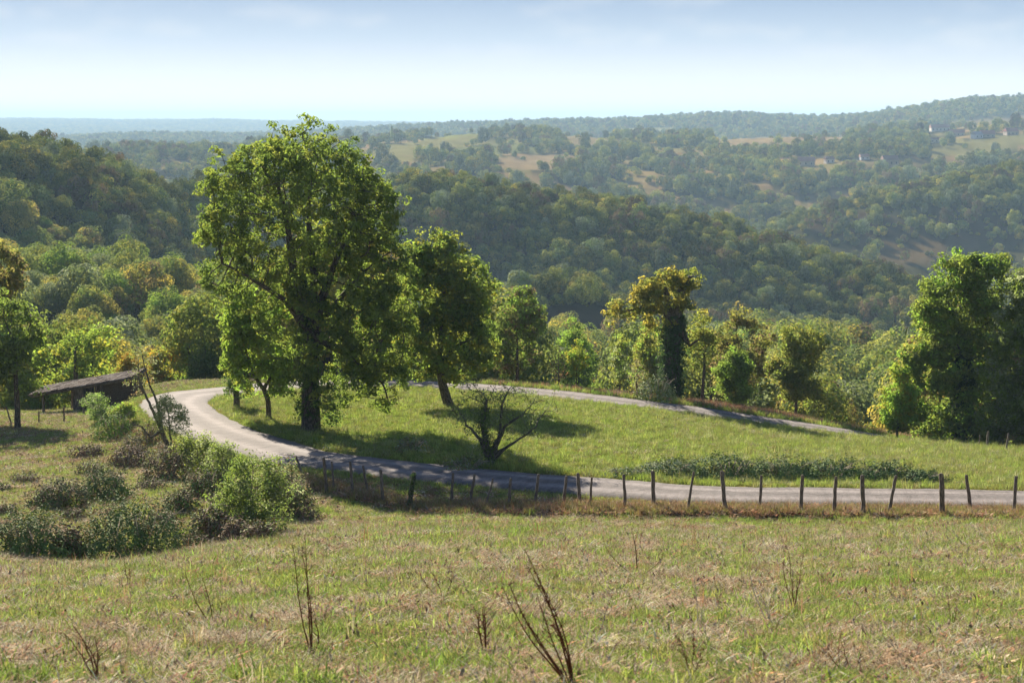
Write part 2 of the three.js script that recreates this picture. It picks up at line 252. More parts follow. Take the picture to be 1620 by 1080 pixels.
// ---------- foliage builders ----------
const leafMat = new THREE.MeshPhysicalMaterial({ name: 'leaf', vertexColors: true, roughness: 1, transmission: 0.58, thickness: 0, side: THREE.DoubleSide, specularIntensity: 0.25 });
const woodLeafMat = new THREE.MeshPhysicalMaterial({ name: 'woodland leaf', vertexColors: true, roughness: 1, transmission: 0.14, thickness: 0, side: THREE.DoubleSide, specularIntensity: 0.2 });
const valleyLeafMat = new THREE.MeshPhysicalMaterial({ name: 'valley leaf', vertexColors: true, roughness: 1, transmission: 0.42, thickness: 0, side: THREE.DoubleSide, specularIntensity: 0.3 });
const glossLeafMat = new THREE.MeshPhysicalMaterial({ name: 'glossy leaf', vertexColors: true, roughness: 0.8, specularIntensity: 0.2, transmission: 0.0, side: THREE.DoubleSide });
const barkTex = (() => {
  const S = 256, d = new Uint8Array(S * S * 4), r = mulberry(21);
  for (let y = 0; y < S; y++) for (let x = 0; x < S; x++) { const a = x / S * 6.2832, v = 140 + 60 * noise3(Math.cos(a) * 3, Math.sin(a) * 3, y / 60) + 50 * noise3(Math.cos(a) * 9, Math.sin(a) * 9, y / 26) + (r() - 0.5) * 40, o = (y * S + x) * 4; d[o] = d[o + 1] = d[o + 2] = clamp(v, 20, 255); d[o + 3] = 255; }
  const t = new THREE.DataTexture(d, S, S); t.colorSpace = THREE.SRGBColorSpace; t.wrapS = t.wrapT = THREE.RepeatWrapping; t.magFilter = THREE.LinearFilter; t.needsUpdate = true; return t;
})();
const barkMat = new THREE.MeshPhysicalMaterial({ name: 'bark', specularIntensity: 0.25, map: barkTex, color: new THREE.Color(0.36, 0.30, 0.245), roughness: 0.95 });
const paleBarkMat = new THREE.MeshPhysicalMaterial({ name: 'lichened bark', specularIntensity: 0.25, map: barkTex, color: new THREE.Color(0.38, 0.35, 0.30), roughness: 0.95 });
const stalkMat = new THREE.MeshPhysicalMaterial({ name: 'dead stalk', specularIntensity: 0.25, color: new THREE.Color(0.13, 0.055, 0.03), roughness: 0.9 });
const twigMat = new THREE.MeshPhysicalMaterial({ name: 'dry twig', specularIntensity: 0.25, color: new THREE.Color(0.30, 0.26, 0.21), roughness: 0.95 });

class Leaves { // many separate leaf faces in one crown
  constructor(rng) { this.r = rng; this.p = []; this.c = []; this.i = []; }
  leaf(x, y, z, nx, ny, nz, s, wide, c) { // a blade folded on its midrib, facing along n
    const r = this.r; let l = Math.hypot(nx, ny, nz) || 1; nx /= l; ny /= l; nz /= l;
    let ax = r() - 0.5, ay = r() - 0.7, az = r() - 0.5; const d = ax * nx + ay * ny + az * nz; ax -= d * nx; ay -= d * ny; az -= d * nz; l = Math.hypot(ax, ay, az) || 1; ax /= l; ay /= l; az /= l;
    const bx = ny * az - nz * ay, by = nz * ax - nx * az, bz = nx * ay - ny * ax, h = s * 0.5, w = s * wide * 0.5, f = s * 0.12, o = this.p.length / 3;
    this.p.push(x - ax * h, y - ay * h, z - az * h, x + bx * w + nx * f, y + by * w + ny * f, z + bz * w + nz * f, x + ax * h, y + ay * h, z + az * h, x - bx * w + nx * f, y - by * w + ny * f, z - bz * w + nz * f);
    this.i.push(o, o + 1, o + 2, o, o + 2, o + 3);
    const k = 0.78 + r() * 0.44; for (let q = 0; q < 4; q++) this.c.push(c[0] * k, c[1] * k, c[2] * k);
  }
  clump(x, y, z, rx, ry, n, s, wide, c, shell = 0.35, ox = 0, oy = 0, oz = 0) { // leaves in a ball, facing roughly outwards
    const r = this.r;
    for (let k = 0; k < n; k++) {
      const u = r() * 2 - 1, a = r() * 6.2832, q = Math.sqrt(1 - u * u), dx = q * Math.cos(a), dy = u, dz = q * Math.sin(a), t = shell + (1 - shell) * Math.cbrt(r());
      this.leaf(x + dx * rx * t, y + dy * ry * t, z + dz * rx * t, dx + ox + (r() - 0.5) * 1.5, dy + 0.35 + oy + (r() - 0.5) * 1.5, dz + oz + (r() - 0.5) * 1.5, s * (0.65 + r() * 0.7), wide, c);
    }
  }
  geometry() { const g = new THREE.BufferGeometry(); g.setAttribute('position', new THREE.Float32BufferAttribute(this.p, 3)); g.setAttribute('color', new THREE.Float32BufferAttribute(this.c, 3)); g.setIndex(this.i); return g; }
}
class Tubes {
  constructor() { this.p = []; this.n = []; this.u = []; this.i = []; }
  ring(x, y, z, dx, dy, dz, rad, k, v) {
    const l = Math.hypot(dx, dy, dz) || 1; dx /= l; dy /= l; dz /= l; let ax = Math.abs(dy) < 0.95 ? 0 : 1, ay = Math.abs(dy) < 0.95 ? 1 : 0, az = 0.13; const d = ax * dx + ay * dy + az * dz; ax -= d * dx; ay -= d * dy; az -= d * dz; const m = Math.hypot(ax, ay, az); ax /= m; ay /= m; az /= m;
    const bx = dy * az - dz * ay, by = dz * ax - dx * az, bz = dx * ay - dy * ax, o = this.p.length / 3;
    for (let j = 0; j <= k; j++) { const t = j / k * 6.2832, c = Math.cos(t), s = Math.sin(t), nx = ax * c + bx * s, ny = ay * c + by * s, nz = az * c + bz * s; this.p.push(x + nx * rad, y + ny * rad, z + nz * rad); this.n.push(nx, ny, nz); this.u.push(j / k * Math.max(1, Math.round(rad * 6)), v); }
    return o;
  }
  path(pts, k = 5, cap = true) { // pts: [x, y, z, radius]
    let last = -1, v = 0;
    for (let i = 0; i < pts.length; i++) {
      const a = pts[Math.max(0, i - 1)], b = pts[Math.min(pts.length - 1, i + 1)], p = pts[i]; if (i) v += Math.hypot(p[0] - pts[i - 1][0], p[1] - pts[i - 1][1], p[2] - pts[i - 1][2]) * 0.7;
      const o = this.ring(p[0], p[1], p[2], b[0] - a[0], b[1] - a[1], b[2] - a[2], p[3], k, v);
      if (last >= 0) for (let j = 0; j < k; j++) this.i.push(last + j, last + j + 1, o + j, last + j + 1, o + j + 1, o + j);
      last = o;
    }
    if (cap) { const o = this.p.length / 3, e = pts[pts.length - 1]; this.p.push(e[0], e[1], e[2]); this.n.push(0, 1, 0); this.u.push(0, v); for (let j = 0; j < k; j++) this.i.push(last + j, last + j + 1, o); }
  }
  geometry() { const g = new THREE.BufferGeometry(); g.setAttribute('position', new THREE.Float32BufferAttribute(this.p, 3)); g.setAttribute('normal', new THREE.Float32BufferAttribute(this.n, 3)); g.setAttribute('uv', new THREE.Float32BufferAttribute(this.u, 2)); g.setIndex(this.i); return g; }
}
const pick = (r, list) => list[Math.min(list.length - 1, Math.floor(r() * list.length))];
const mixc = (a, b, t) => [lerp(a[0], b[0], t), lerp(a[1], b[1], t), lerp(a[2], b[2], t)];
// leaf colours (reflected and passed light together)
const C = { ash: [0.192, 0.270, 0.045], ashYellow: [0.265, 0.300, 0.048], deep: [0.103, 0.167, 0.030], walnut: [0.244, 0.355, 0.048], walnutYellow: [0.326, 0.324, 0.040], lime: [0.249, 0.405, 0.055], oak: [0.164, 0.213, 0.045], oakGold: [0.290, 0.275, 0.063], orange: [0.440, 0.260, 0.030], rust: [0.299, 0.161, 0.063], ivy: [0.058, 0.109, 0.027], silver: [0.265, 0.305, 0.161], bramble: [0.103, 0.177, 0.043], wood: [0.333, 0.336, 0.060], woodBlue: [0.180, 0.235, 0.064], woodGold: [0.528, 0.440, 0.078], brown: [0.230, 0.172, 0.081] };

// Branches grow towards points spread through the crown; every point then carries a spray of leaves.
function growTree(seed, o) {
  const r = mulberry(seed), att = [], lv = new Leaves(r), tb = new Tubes(), gs = 0.36 / (o.spray * 1.6);
  const tot = o.lobes.reduce((s, l) => s + l[3] * l[4] * l[5] * (l[6] ?? 1), 0);
  for (const [cx, cy, cz, rx, ry, rz, dens = 1] of o.lobes) {
    const n = Math.max(4, Math.round(o.points * rx * ry * rz * dens / tot));
    for (let k = 0; k < n; k++) { let x, y, z; let tries = 0; do { x = r() * 2 - 1; y = r() * 2 - 1; z = r() * 2 - 1; tries++; } while (x * x + y * y + z * z > 1 || (tries < 12 && noise3((cx + x * rx) * gs + seed, (cy + y * ry) * gs, (cz + z * rz) * gs) < 0.02)); const m = Math.hypot(x, y, z), f = Math.pow(m, -0.35) * (r() < 0.10 ? 1.08 + r() * 0.22 : 1); att.push([cx + x * rx * f, cy + y * ry * f, cz + z * rz * f]); }
  }
  const nodes = [], add = (x, y, z, parent, rad = 0) => { nodes.push({ x, y, z, parent, kids: 0, rad, min: rad }); if (parent >= 0) nodes[parent].kids++; return nodes.length - 1; };
  const starts = [];
  for (const st of o.stems) { // [[x,y,z,r],...]; a stem may start on an earlier one: first point then is its index
    let prev = -1;
    st.forEach((p, i) => {
      if (typeof p === 'number') { prev = starts[p]; return; }
      const from = prev >= 0 ? nodes[prev] : null, m = from ? Math.max(1, Math.round(Math.hypot(p[0] - from.x, p[1] - from.y, p[2] - from.z) / (o.step * 0.9))) : 1;
      const a = from ? { ...from } : null;
      for (let k = 1; k <= m; k++) { const t = k / m; prev = a ? add(lerp(a.x, p[0], t) + (r() - 0.5) * 0.05, lerp(a.y, p[1], t), lerp(a.z, p[2], t) + (r() - 0.5) * 0.05, prev, lerp(a.min || p[3], p[3], t)) : add(p[0], p[1], p[2], -1, p[3]); }
      if (from === null || i === st.length - 1 || p[4]) starts.push(prev);
    });
  }
  const near = att.map((p) => { let b = 1e9, k = 0; nodes.forEach((n, i) => { const d = (n.x - p[0]) ** 2 + (n.y - p[1]) ** 2 + (n.z - p[2]) ** 2; if (d < b) { b = d; k = i; } }); return [b, k, true]; });
  const kill = (o.step * 1.1) ** 2;
  for (let it = 0; it < 90; it++) {
    const pull = new Map(); let live = 0;
    near.forEach((q, i) => { if (!q[2]) return; if (q[0] < kill) { q[2] = false; return; } live++; const n = nodes[q[1]], p = att[i], l = Math.sqrt(q[0]), e = pull.get(q[1]) ?? [0, 0, 0]; e[0] += (p[0] - n.x) / l; e[1] += (p[1] - n.y) / l; e[2] += (p[2] - n.z) / l; pull.set(q[1], e); });
    if (!live || !pull.size) break;
    const fresh = [];
    for (const [k, e] of pull) { const n = nodes[k], l = Math.hypot(...e); if (l < 1e-3 || n.kids > 3) continue; fresh.push(add(n.x + (e[0] / l + (r() - 0.5) * 0.35) * o.step, n.y + (e[1] / l + (r() - 0.5) * 0.25 + (o.up ?? 0.1)) * o.step, n.z + (e[2] / l + (r() - 0.5) * 0.35) * o.step, k)); }
    if (!fresh.length) break;
    near.forEach((q, i) => { if (!q[2]) return; const p = att[i]; for (const k of fresh) { const n = nodes[k], d = (n.x - p[0]) ** 2 + (n.y - p[1]) ** 2 + (n.z - p[2]) ** 2; if (d < q[0]) { q[0] = d; q[1] = k; } } });
  }
  const tw = o.twig ?? 0.012, ex = 2.35;
  for (let i = nodes.length - 1; i >= 0; i--) { const n = nodes[i]; n.acc = Math.max(n.acc ?? 0, 0) + (n.kids ? 0 : Math.pow(tw, ex)); n.rad = n.min > 0 ? n.min : Math.min(o.maxLimb ?? 0.2, Math.pow(n.acc, 1 / ex)); if (n.parent >= 0) nodes[n.parent].acc = (nodes[n.parent].acc ?? 0) + n.acc; }
  // limbs as continuous tubes: follow each node down its thickest child
  const child = nodes.map(() => []); nodes.forEach((n, i) => { if (n.parent >= 0) child[n.parent].push(i); });
  const walk = (i, head) => {
    const pts = head ? [head] : []; let k = i;
    for (;;) { const n = nodes[k]; pts.push([n.x, n.y, n.z, n.rad]); const c = child[k].sort((a, b) => nodes[b].rad - nodes[a].rad); if (!c.length) break; for (const j of c.slice(1)) if (nodes[j].rad > (o.drop ?? 0)) walk(j, [n.x, n.y, n.z, Math.min(n.rad, nodes[j].rad * 1.3)]); if (nodes[c[0]].rad <= (o.drop ?? 0)) break; k = c[0]; }
    if (pts.length > 1) { pts[pts.length - 1][3] *= 0.5; tb.path(pts, pts[0][3] > 0.12 ? 9 : pts[0][3] > 0.04 ? 5 : 3, false); }
  };
  nodes.forEach((n, i) => { if (n.parent < 0) walk(i); });
  const pal = o.palette;
  att.forEach((p, i) => {
    if (r() < (o.bare ?? 0)) return;
    const c = mixc(pick(r, pal), pick(r, pal), r() * 0.5);
    lv.clump(p[0], p[1], p[2], o.spray, o.spray * (o.flat ?? 0.7), Math.round(o.per * (0.6 + r() * 0.8)), o.leaf, o.wide ?? 0.5, c, 0.1);
  });
  return { trunk: tb.geometry(), crown: lv.geometry(), lv, nodes };
}
// A rounded bushy crown made of leafy billows, for trees too far off to show their twigs.
function billowCrown(seed, o) {
  const r = mulberry(seed), lv = new Leaves(r), n = o.billows;
  for (let k = 0; k < n; k++) {
    const u = 1 - (k + 0.5) / n * (o.skirt ?? 1.6), a = k * 2.39996 + r() * 0.7, q = Math.sqrt(Math.max(0, 1 - u * u)), f = 0.66 + r() * 0.26, dx = q * Math.cos(a), dz = q * Math.sin(a);
    const c = mixc(pick(r, o.palette), pick(r, o.palette), r() * 0.6), br = o.rx * (0.26 + r() * 0.2) * (o.lump ?? 1);
    lv.clump(dx * o.rx * f, o.cy + u * o.ry * f, dz * o.rx * f, br, br * 0.85, Math.round(o.leaves / n * (0.7 + r() * 0.6)), o.leaf, 0.75, c, 0.62, dx * 0.7, u * 0.7, dz * 0.7);
  }
  return lv;
}
function simpleTrunk(seed, h, rad, lean = 0.3, forks = 4, spread = 0.3) {
  const r = mulberry(seed), t = new Tubes(), l = (r() - 0.5) * lean, m = (r() - 0.5) * lean;
  t.path([[0, -0.6, 0, rad * 1.5], [0, 0.15, 0, rad * 1.1], [l * h * 0.3, h * 0.35, m * h * 0.3, rad * 0.85], [l * h * 0.5, h * 0.62, m * h * 0.5, rad * 0.55], [l * h * 0.6, h * 0.85, m * h * 0.6, rad * 0.2]], 7, false);
  for (let k = 0; k < forks; k++) { const a = k / forks * 6.28 + r(), y = h * (0.3 + r() * 0.25), e = h * spread * (0.7 + r() * 0.5), s = y / h * 0.85; t.path([[l * h * s, y, m * h * s, rad * 0.45], [l * h * s + Math.cos(a) * e * 0.5, y + h * 0.16, m * h * s + Math.sin(a) * e * 0.5, rad * 0.3], [l * h * s + Math.cos(a) * e, y + h * 0.38, m * h * s + Math.sin(a) * e, rad * 0.1]], 5, false); }
  return t.geometry();
}
// ivy sleeve round a stem
function ivySleeve(seed, pts, n, leaf, col, lvIn) {
  const r = mulberry(seed), lv = lvIn ?? new Leaves(r);
  for (let k = 0; k < n; k++) {
    const t = r() * (pts.length - 1), i = Math.min(pts.length - 2, Math.floor(t)), f = t - i, a = r() * 6.2832, p = pts[i], q = pts[i + 1], rad = lerp(p[3], q[3], f) * (0.75 + r() * 0.4), c = Math.cos(a), s = Math.sin(a), w = 0.8 + 0.4 * noise3(c * 1.5 + i, lerp(p[1], q[1], f) * 1.6, s * 1.5);
    lv.leaf(lerp(p[0], q[0], f) + c * rad * w, lerp(p[1], q[1], f), lerp(p[2], q[2], f) + s * rad * w, c + (r() - 0.5), 0.5 + (r() - 0.5), s + (r() - 0.5), leaf * (0.7 + r() * 0.6), 0.85, col);
  }
  return lv;
}
const ellipse = (bx, by, D, list) => { // crown lobes noted on the photo -> metres about the tree's base: [cx, cy, rx, ry, rz?, dz?, density?]
  const s = D / FPX; return list.map(([cx, cy, rx, ry, rz, dz = 0, k = 1]) => [(cx - bx) * s, (by - cy) * s * 1.0, dz, rx * s, ry * s, rz ?? Math.min(rx, ry * 1.2) * s, k]);
};
// ---------- trees by the road ----------
const treeThing = (name, label, g, t, bark = barkMat, cat = 'tree', group) => { const o = thing(name, label, cat, [g.x, g.y, g.z], 0, group); if (t.trunk) part('trunk', t.trunk, bark, o); part('crown', t.crown, t.gloss ? glossLeafMat : leafMat, o); return o; };
{ // tall many-stemmed ash in the bend
  const g = onGround(490, 682), s = g.D / FPX, L = ellipse(490, 682, g.D, [[480, 330, 150, 120], [415, 290, 85, 70], [540, 292, 70, 72], [480, 225, 62, 44], [500, 212, 40, 28], [360, 400, 52, 70], [400, 440, 80, 60], [590, 350, 55, 85], [600, 440, 55, 90], [545, 430, 90, 90], [595, 520, 66, 80, 2.2, 0.9, 2.4], [540, 580, 66, 62, 1.6, 1.2, 2.4], [505, 500, 60, 70, 1.2, 1.6, 1.6], [612, 590, 40, 40, 1.2, 1.0, 2.4], [625, 638, 26, 20, 0.6, 1.2, 2.4], [634, 470, 34, 80, 1.5, 0.4, 2], [350, 330, 42, 60, 1.6, 0.3], [606, 335, 38, 50], [450, 520, 50, 80], [448, 600, 25, 45], [372, 250, 35, 25]]);
  const p = (x, y, z, rr) => [(x - 490) * s, (682 - y) * s, z, rr];
  const t = growTree(101, { lobes: L, points: 3000, step: 0.42, spray: 0.3, per: 25, leaf: 0.2, wide: 0.45, twig: 0.017, palette: [C.ash, C.ash, C.ash, C.deep, C.ashYellow], maxLimb: 0.13, up: 0.12,
    stems: [[p(492, 690, 0, 0.62), p(492, 672, 0, 0.5), p(492, 600, 0, 0.42), p(494, 520, 0, 0.38)], [0 + 1, p(470, 440, 0.3, 0.24), p(462, 360, 0.4, 0.15), p(448, 290, 0.3, 0.08)], [1, p(498, 430, -0.5, 0.22), p(490, 350, -0.6, 0.13), p(496, 270, -0.5, 0.07)], [1, p(520, 450, 0.2, 0.2), p(548, 380, 0.4, 0.12), p(570, 310, 0.6, 0.06)], [1, p(530, 480, -0.6, 0.15), p(575, 430, -1.2, 0.09)], [1, p(460, 470, 0.8, 0.14), p(400, 430, 1.0, 0.08), p(360, 410, 0.9, 0.05)], [1, p(560, 560, 0.8, 0.1), p(610, 600, 1.0, 0.05), p(622, 632, 1.2, 0.03)]] });
  const o = treeThing('ash_tree', 'tallest tree, broad many-stemmed crown with ivy-clad trunk inside the bend', g, t);
  const iv = ivySleeve(7, [p(492, 660, 0, 0.56), p(492, 600, 0, 0.52), p(494, 540, 0, 0.5), p(486, 480, 0.1, 0.42), p(478, 430, 0.2, 0.3)], 5200, 0.12, C.ivy);
  for (let k = 0; k < 60; k++) { const r = iv.r; iv.clump((r() - 0.3) * 2.2, 0.2 + r() * 1.4, (r() - 0.5) * 1.6, 0.3, 0.3, 16, 0.13, 0.8, C.deep); }
  part('ivy', iv.geometry(), leafMat, o);
}
{ // walnut with a leaning trunk
  const g = onGround(708, 641), s = g.D / FPX, L = ellipse(708, 641, g.D, [[700, 440, 62, 72], [735, 470, 48, 70], [672, 470, 40, 90], [680, 400, 36, 38], [715, 540, 62, 62], [660, 540, 40, 60], [752, 540, 34, 55], [688, 385, 26, 20]]), p = (x, y, z, rr) => [(x - 708) * s, (641 - y) * s, z, rr];
  treeThing('walnut_tree', 'yellow-tipped walnut with bare leaning trunk beside the tallest tree', g, growTree(102, { lobes: L, points: 1300, step: 0.42, spray: 0.4, per: 24, leaf: 0.24, wide: 0.5, palette: [C.ash, C.walnut, C.oak, C.deep, C.ashYellow, C.walnutYellow], stems: [[p(711, 648, 0, 0.42), p(709, 638, 0, 0.30), p(700, 605, 0, 0.25), p(694, 570, 0, 0.2)], [1, p(700, 500, 0.3, 0.12), p(706, 440, 0.3, 0.07)], [1, p(670, 530, -0.4, 0.1)], [1, p(730, 540, 0.2, 0.1)]] }));
}
{ // small walnut, left of the ash
  const g = onGround(424, 662), s = g.D / FPX, L = ellipse(424, 662, g.D, [[400, 520, 46, 60], [380, 550, 34, 48], [425, 500, 34, 50], [410, 590, 40, 36], [440, 560, 26, 60], [388, 470, 24, 26], [362, 545, 18, 22]]), p = (x, y, z, rr) => [(x - 424) * s, (662 - y) * s, z, rr];
  treeThing('walnut_tree', 'small bright green walnut with slim curved trunk in front of the bend', g, growTree(103, { lobes: L, points: 620, step: 0.36, spray: 0.36, per: 22, leaf: 0.22, wide: 0.5, palette: [C.lime, C.walnut, C.walnut, C.ashYellow], stems: [[p(423, 668, 0, 0.22), p(425, 655, 0, 0.15), p(425, 635, 0, 0.13), p(418, 615, 0, 0.12)], [1, p(402, 590, 0.2, 0.07)], [1, p(432, 590, 0.2, 0.07)]] }));
}
{ // ivied stump of a shrub at the inside of the bend
  const g = onGround(374, 644), s = g.D / FPX, p = (x, y, z, rr) => [(x - 374) * s, (644 - y) * s, z, rr];
  const t = growTree(104, { lobes: ellipse(374, 644, g.D, [[374, 610, 12, 30], [386, 620, 13, 22], [362, 608, 8, 18]]), points: 110, step: 0.25, spray: 0.26, per: 22, leaf: 0.1, wide: 0.8, palette: [C.bramble, C.oak, C.ash], stems: [[p(374, 648, 0, 0.2), p(374, 600, 0, 0.12), p(373, 588, 0, 0.06)]] });
  treeThing('ivied_shrub', 'narrow upright ivied shrub on the inside edge of the bend', g, t, barkMat, 'shrub');
}
{ // sprawling lichened shrub by the near road
  const g = onGround(778, 736), s = g.D / FPX, p = (x, y, z, rr) => [(x - 778) * s, (736 - y) * s, z, rr];
  const t = growTree(105, { lobes: ellipse(778, 736, g.D, [[765, 655, 45, 45], [800, 640, 60, 38], [850, 640, 36, 22], [780, 610, 40, 22], [730, 650, 24, 26], [860, 620, 26, 14], [825, 680, 40, 20], [740, 615, 20, 20]]), points: 900, step: 0.17, spray: 0.16, per: 5, leaf: 0.075, wide: 0.6, twig: 0.0075, bare: 0.2, palette: [C.oak, C.silver, C.oak, C.bramble], stems: [[p(776, 742, 0, 0.26), p(776, 726, 0, 0.2)], [1, p(768, 700, 0, 0.13), p(762, 670, 0, 0.1), p(770, 630, 0, 0.06)], [1, p(785, 700, 0.1, 0.11), p(800, 670, 0.2, 0.06), p(830, 650, 0.2, 0.04)], [1, p(800, 708, -0.1, 0.06), p(825, 690, 0.1, 0.04), p(850, 672, 0.2, 0.03)], [1, p(758, 690, 0.2, 0.07), p(745, 674, 0.2, 0.05), p(737, 671, 0.2, 0.04)], [1, p(790, 690, -0.2, 0.07), p(795, 640, -0.3, 0.05), p(805, 615, -0.3, 0.03)]] });
  const o = treeThing('lichened_shrub', 'sprawling half-bare shrub with crooked branches between the two lanes', g, t, paleBarkMat, 'shrub');
  part('ivy', ivySleeve(9, [p(776, 736, 0, 0.34), p(772, 700, 0, 0.34), p(764, 668, 0, 0.3), p(768, 640, 0, 0.2)], 900, 0.085, C.deep).geometry(), leafMat, o);
}
{ // pollard wrapped in ivy beside the far limb
  const g = onGround(1064, 636), s = g.D / FPX, p = (x, y, z, rr) => [(x - 1064) * s, (636 - y) * s, z, rr];
  const t = growTree(106, { points: 430, lobes: ellipse(1064, 636, g.D, [[1050, 460, 40, 38], [1080, 440, 26, 26], [1020, 470, 28, 28], [1045, 500, 30, 22], [972, 490, 22, 22, 0.9, 0.6], [1000, 485, 16, 14], [1085, 490, 14, 24], [1110, 498, 18, 10]]), step: 0.33, spray: 0.34, per: 20, leaf: 0.21, wide: 0.62, palette: [[0.42, 0.36, 0.06], C.oakGold, C.ashYellow, C.oak], stems: [[p(1064, 645, 0, 0.75), p(1063, 630, 0, 0.6), p(1062, 560, 0, 0.52), p(1066, 505, 0, 0.5)], [1, p(1050, 490, 0.1, 0.18), p(1020, 484, 0.2, 0.12), p(985, 488, 0.4, 0.06)], [1, p(1075, 460, 0, 0.28), p(1090, 435, 0, 0.12)], [1, p(1055, 470, -0.2, 0.2), p(1048, 440, -0.2, 0.1)], [1, p(1090, 545, 0, 0.1), p(1105, 535, 0, 0.07), p(1120, 540, 0, 0.03)]] });
  const o = treeThing('pollard_oak', 'golden-headed pollard with massive dark ivy column beside the lower lane', g, t);
  const iv = ivySleeve(17, [p(1064, 632, 0, 0.98), p(1063, 600, 0, 0.9), p(1062, 560, 0, 0.86), p(1063, 520, 0, 0.86), p(1070, 496, 0, 0.6)], 6500, 0.15, C.ivy);
  for (let k = 0; k < 46; k++) { const r = iv.r; iv.clump((r() - 0.45) * 1.5 + 0.2, 3.0 + r() * 1.7, (r() - 0.5) * 1.2, 0.35, 0.3, 14, 0.15, 0.8, C.ivy); }
  part('ivy', iv.geometry(), leafMat, o);
}
const roundTree = (seed, px, py, D, top, half, o) => { // single tree with its own twigs; px, py: foot, top and half width in photo points
  const g = D ? atDepth(px, D) : onGround(px, py), s = g.D / FPX, base = seen(g.x, g.y, g.D)[1], H = (base - top) * s, w = half * s, f = o.foot ?? 0.25, r = mulberry(seed), lobes = o.lobes ?? [];
  if (!o.lobes) { const n = o.n ?? 7, cy = H * (1 + f) / 2, ry = H * (1 - f) / 2; lobes.push([0, cy, 0, w * 0.62, ry * 0.8, w * 0.62]); for (let k = 0; k < n; k++) { const a = k / n * 6.28 + r(), u = (r() * 2 - 1) * 0.62, q = Math.sqrt(1 - u * u); lobes.push([Math.cos(a) * w * 0.5 * q, cy + u * ry, Math.sin(a) * w * 0.5 * q, w * (0.36 + r() * 0.16), ry * (0.26 + r() * 0.14), w * 0.42]); } lobes.push([w * (r() - 0.5) * 0.3, H - ry * 0.24, 0, w * 0.35, ry * 0.24, w * 0.35]); }
  const lean = (o.lean ?? 0) * H, tr = o.rad ?? H * 0.018, step = o.step ?? Math.max(0.3, H * 0.038);
  const t = growTree(seed, { points: o.points ?? 300, step, spray: o.spray ?? w * 0.13, per: o.per ?? 22, leaf: o.leaf ?? 0.2, wide: o.wide ?? 0.6, palette: o.palette, bare: o.bare, lobes, maxLimb: tr * 0.6, twig: o.twig, flat: o.flat, stems: [[[0, -0.5, 0, tr * 1.7], [0, 0.1, 0, tr * 1.15], [lean * 0.4, H * f * 0.7, 0, tr * 0.9], [lean * 0.8, H * (f + 0.12), 0, tr * 0.75]], [1, [lean, H * 0.62, 0, tr * 0.4]]] });
  return [g, t, H, w];
};
const rt = (name, label, seed, px, py, D, top, half, o, bark, cat, group) => { const [g, t] = roundTree(seed, px, py, D, top, half, o); return treeThing(name, label, g, t, bark, cat, group); };
{ // the two big trees at the meadow's far corner
  const one = rt('meadow_oak', 'large dark oak with ivied forking trunk at the far meadow corner', 201, 1518, 694, 104, 366, 92, { points: 1700, spray: 0.4, per: 26, leaf: 0.22, foot: 0.12, palette: [C.oak, C.ash, C.ash, C.lime, C.ashYellow], rad: 0.36, step: 0.45, lobes: ellipse(1518, 694, 104, [[1510, 450, 62, 60], [1555, 420, 44, 50], [1478, 500, 42, 52], [1520, 395, 40, 26], [1565, 385, 26, 26], [1560, 500, 50, 66], [1470, 570, 36, 60], [1510, 560, 50, 60], [1545, 600, 46, 70], [1475, 640, 36, 40], [1520, 650, 44, 36], [1450, 540, 22, 40]]) });
  part('ivy', ivySleeve(31, [[0.2, 0, 0.3, 0.75], [0.2, 2.5, 0.3, 0.8], [0.3, 5, 0.2, 0.8], [0.2, 6.5, 0.2, 0.55]], 4200, 0.16, C.ivy).geometry(), leafMat, one);
  rt('meadow_oak', 'large tree cut by the frame edge next to the ivied oak', 202, 1640, 702, 100, 392, 84, { points: 1400, spray: 0.4, per: 26, leaf: 0.2, foot: 0.04, palette: [C.oak, C.silver, C.ash, C.ash], rad: 0.3, step: 0.45, lobes: ellipse(1640, 702, 100, [[1640, 450, 40, 60], [1615, 500, 44, 56], [1660, 520, 60, 70], [1600, 570, 42, 56], [1590, 630, 40, 48], [1640, 620, 60, 60], [1610, 665, 50, 26], [1680, 640, 50, 60], [1618, 420, 22, 30]]) });
}
const G1 = 'single trees beyond the lower lane';
rt('lane_tree', 'bushy pale green young tree with twin stems past the lower lane', 210, 1165, 646, 112, 548, 44, { points: 480, per: 24, leaf: 0.17, foot: 0.04, palette: [C.lime, C.ash, C.oak], spray: 0.36 }, barkMat, 'tree', G1);
rt('lane_tree', 'tall tan and yellow tree rising behind the bushy pale green one', 211, 1176, 640, 124, 474, 58, { points: 620, per: 20, leaf: 0.19, foot: 0.22, palette: [C.oakGold, C.brown, C.ashYellow, C.oak], spray: 0.4 }, barkMat, 'tree', G1);
rt('lane_tree', 'yellow-olive oval tree standing alone where the lower lane vanishes', 212, 1262, 664, 113, 510, 56, { points: 640, per: 22, leaf: 0.19, foot: 0.12, palette: [C.oakGold, C.ashYellow, C.oak, C.ash], spray: 0.4 }, barkMat, 'tree', G1);
rt('lane_tree', 'thin open-crowned tree with bare dark stem close by the ivy pollard', 213, 1112, 642, 111, 490, 36, { points: 150, per: 13, leaf: 0.19, foot: 0.34, palette: [C.ashYellow, C.oakGold, C.ash], spray: 0.42, lean: 0.03 }, barkMat, 'tree', G1);
rt('lane_tree', 'glowing yellow-green young tree under the ivied oak', 214, 1424, 690, 103, 566, 38, { points: 460, per: 24, leaf: 0.17, foot: 0.06, palette: [C.lime, C.lime, C.walnutYellow], spray: 0.3 }, barkMat, 'tree', G1);
rt('lane_tree', 'dense olive tree with brown flank behind the leaning walnut', 215, 818, 612, 122, 446, 50, { points: 620, per: 26, leaf: 0.18, foot: 0.1, palette: [C.brown, C.ash, C.oak, C.lime], spray: 0.38 }, barkMat, 'tree', G1);
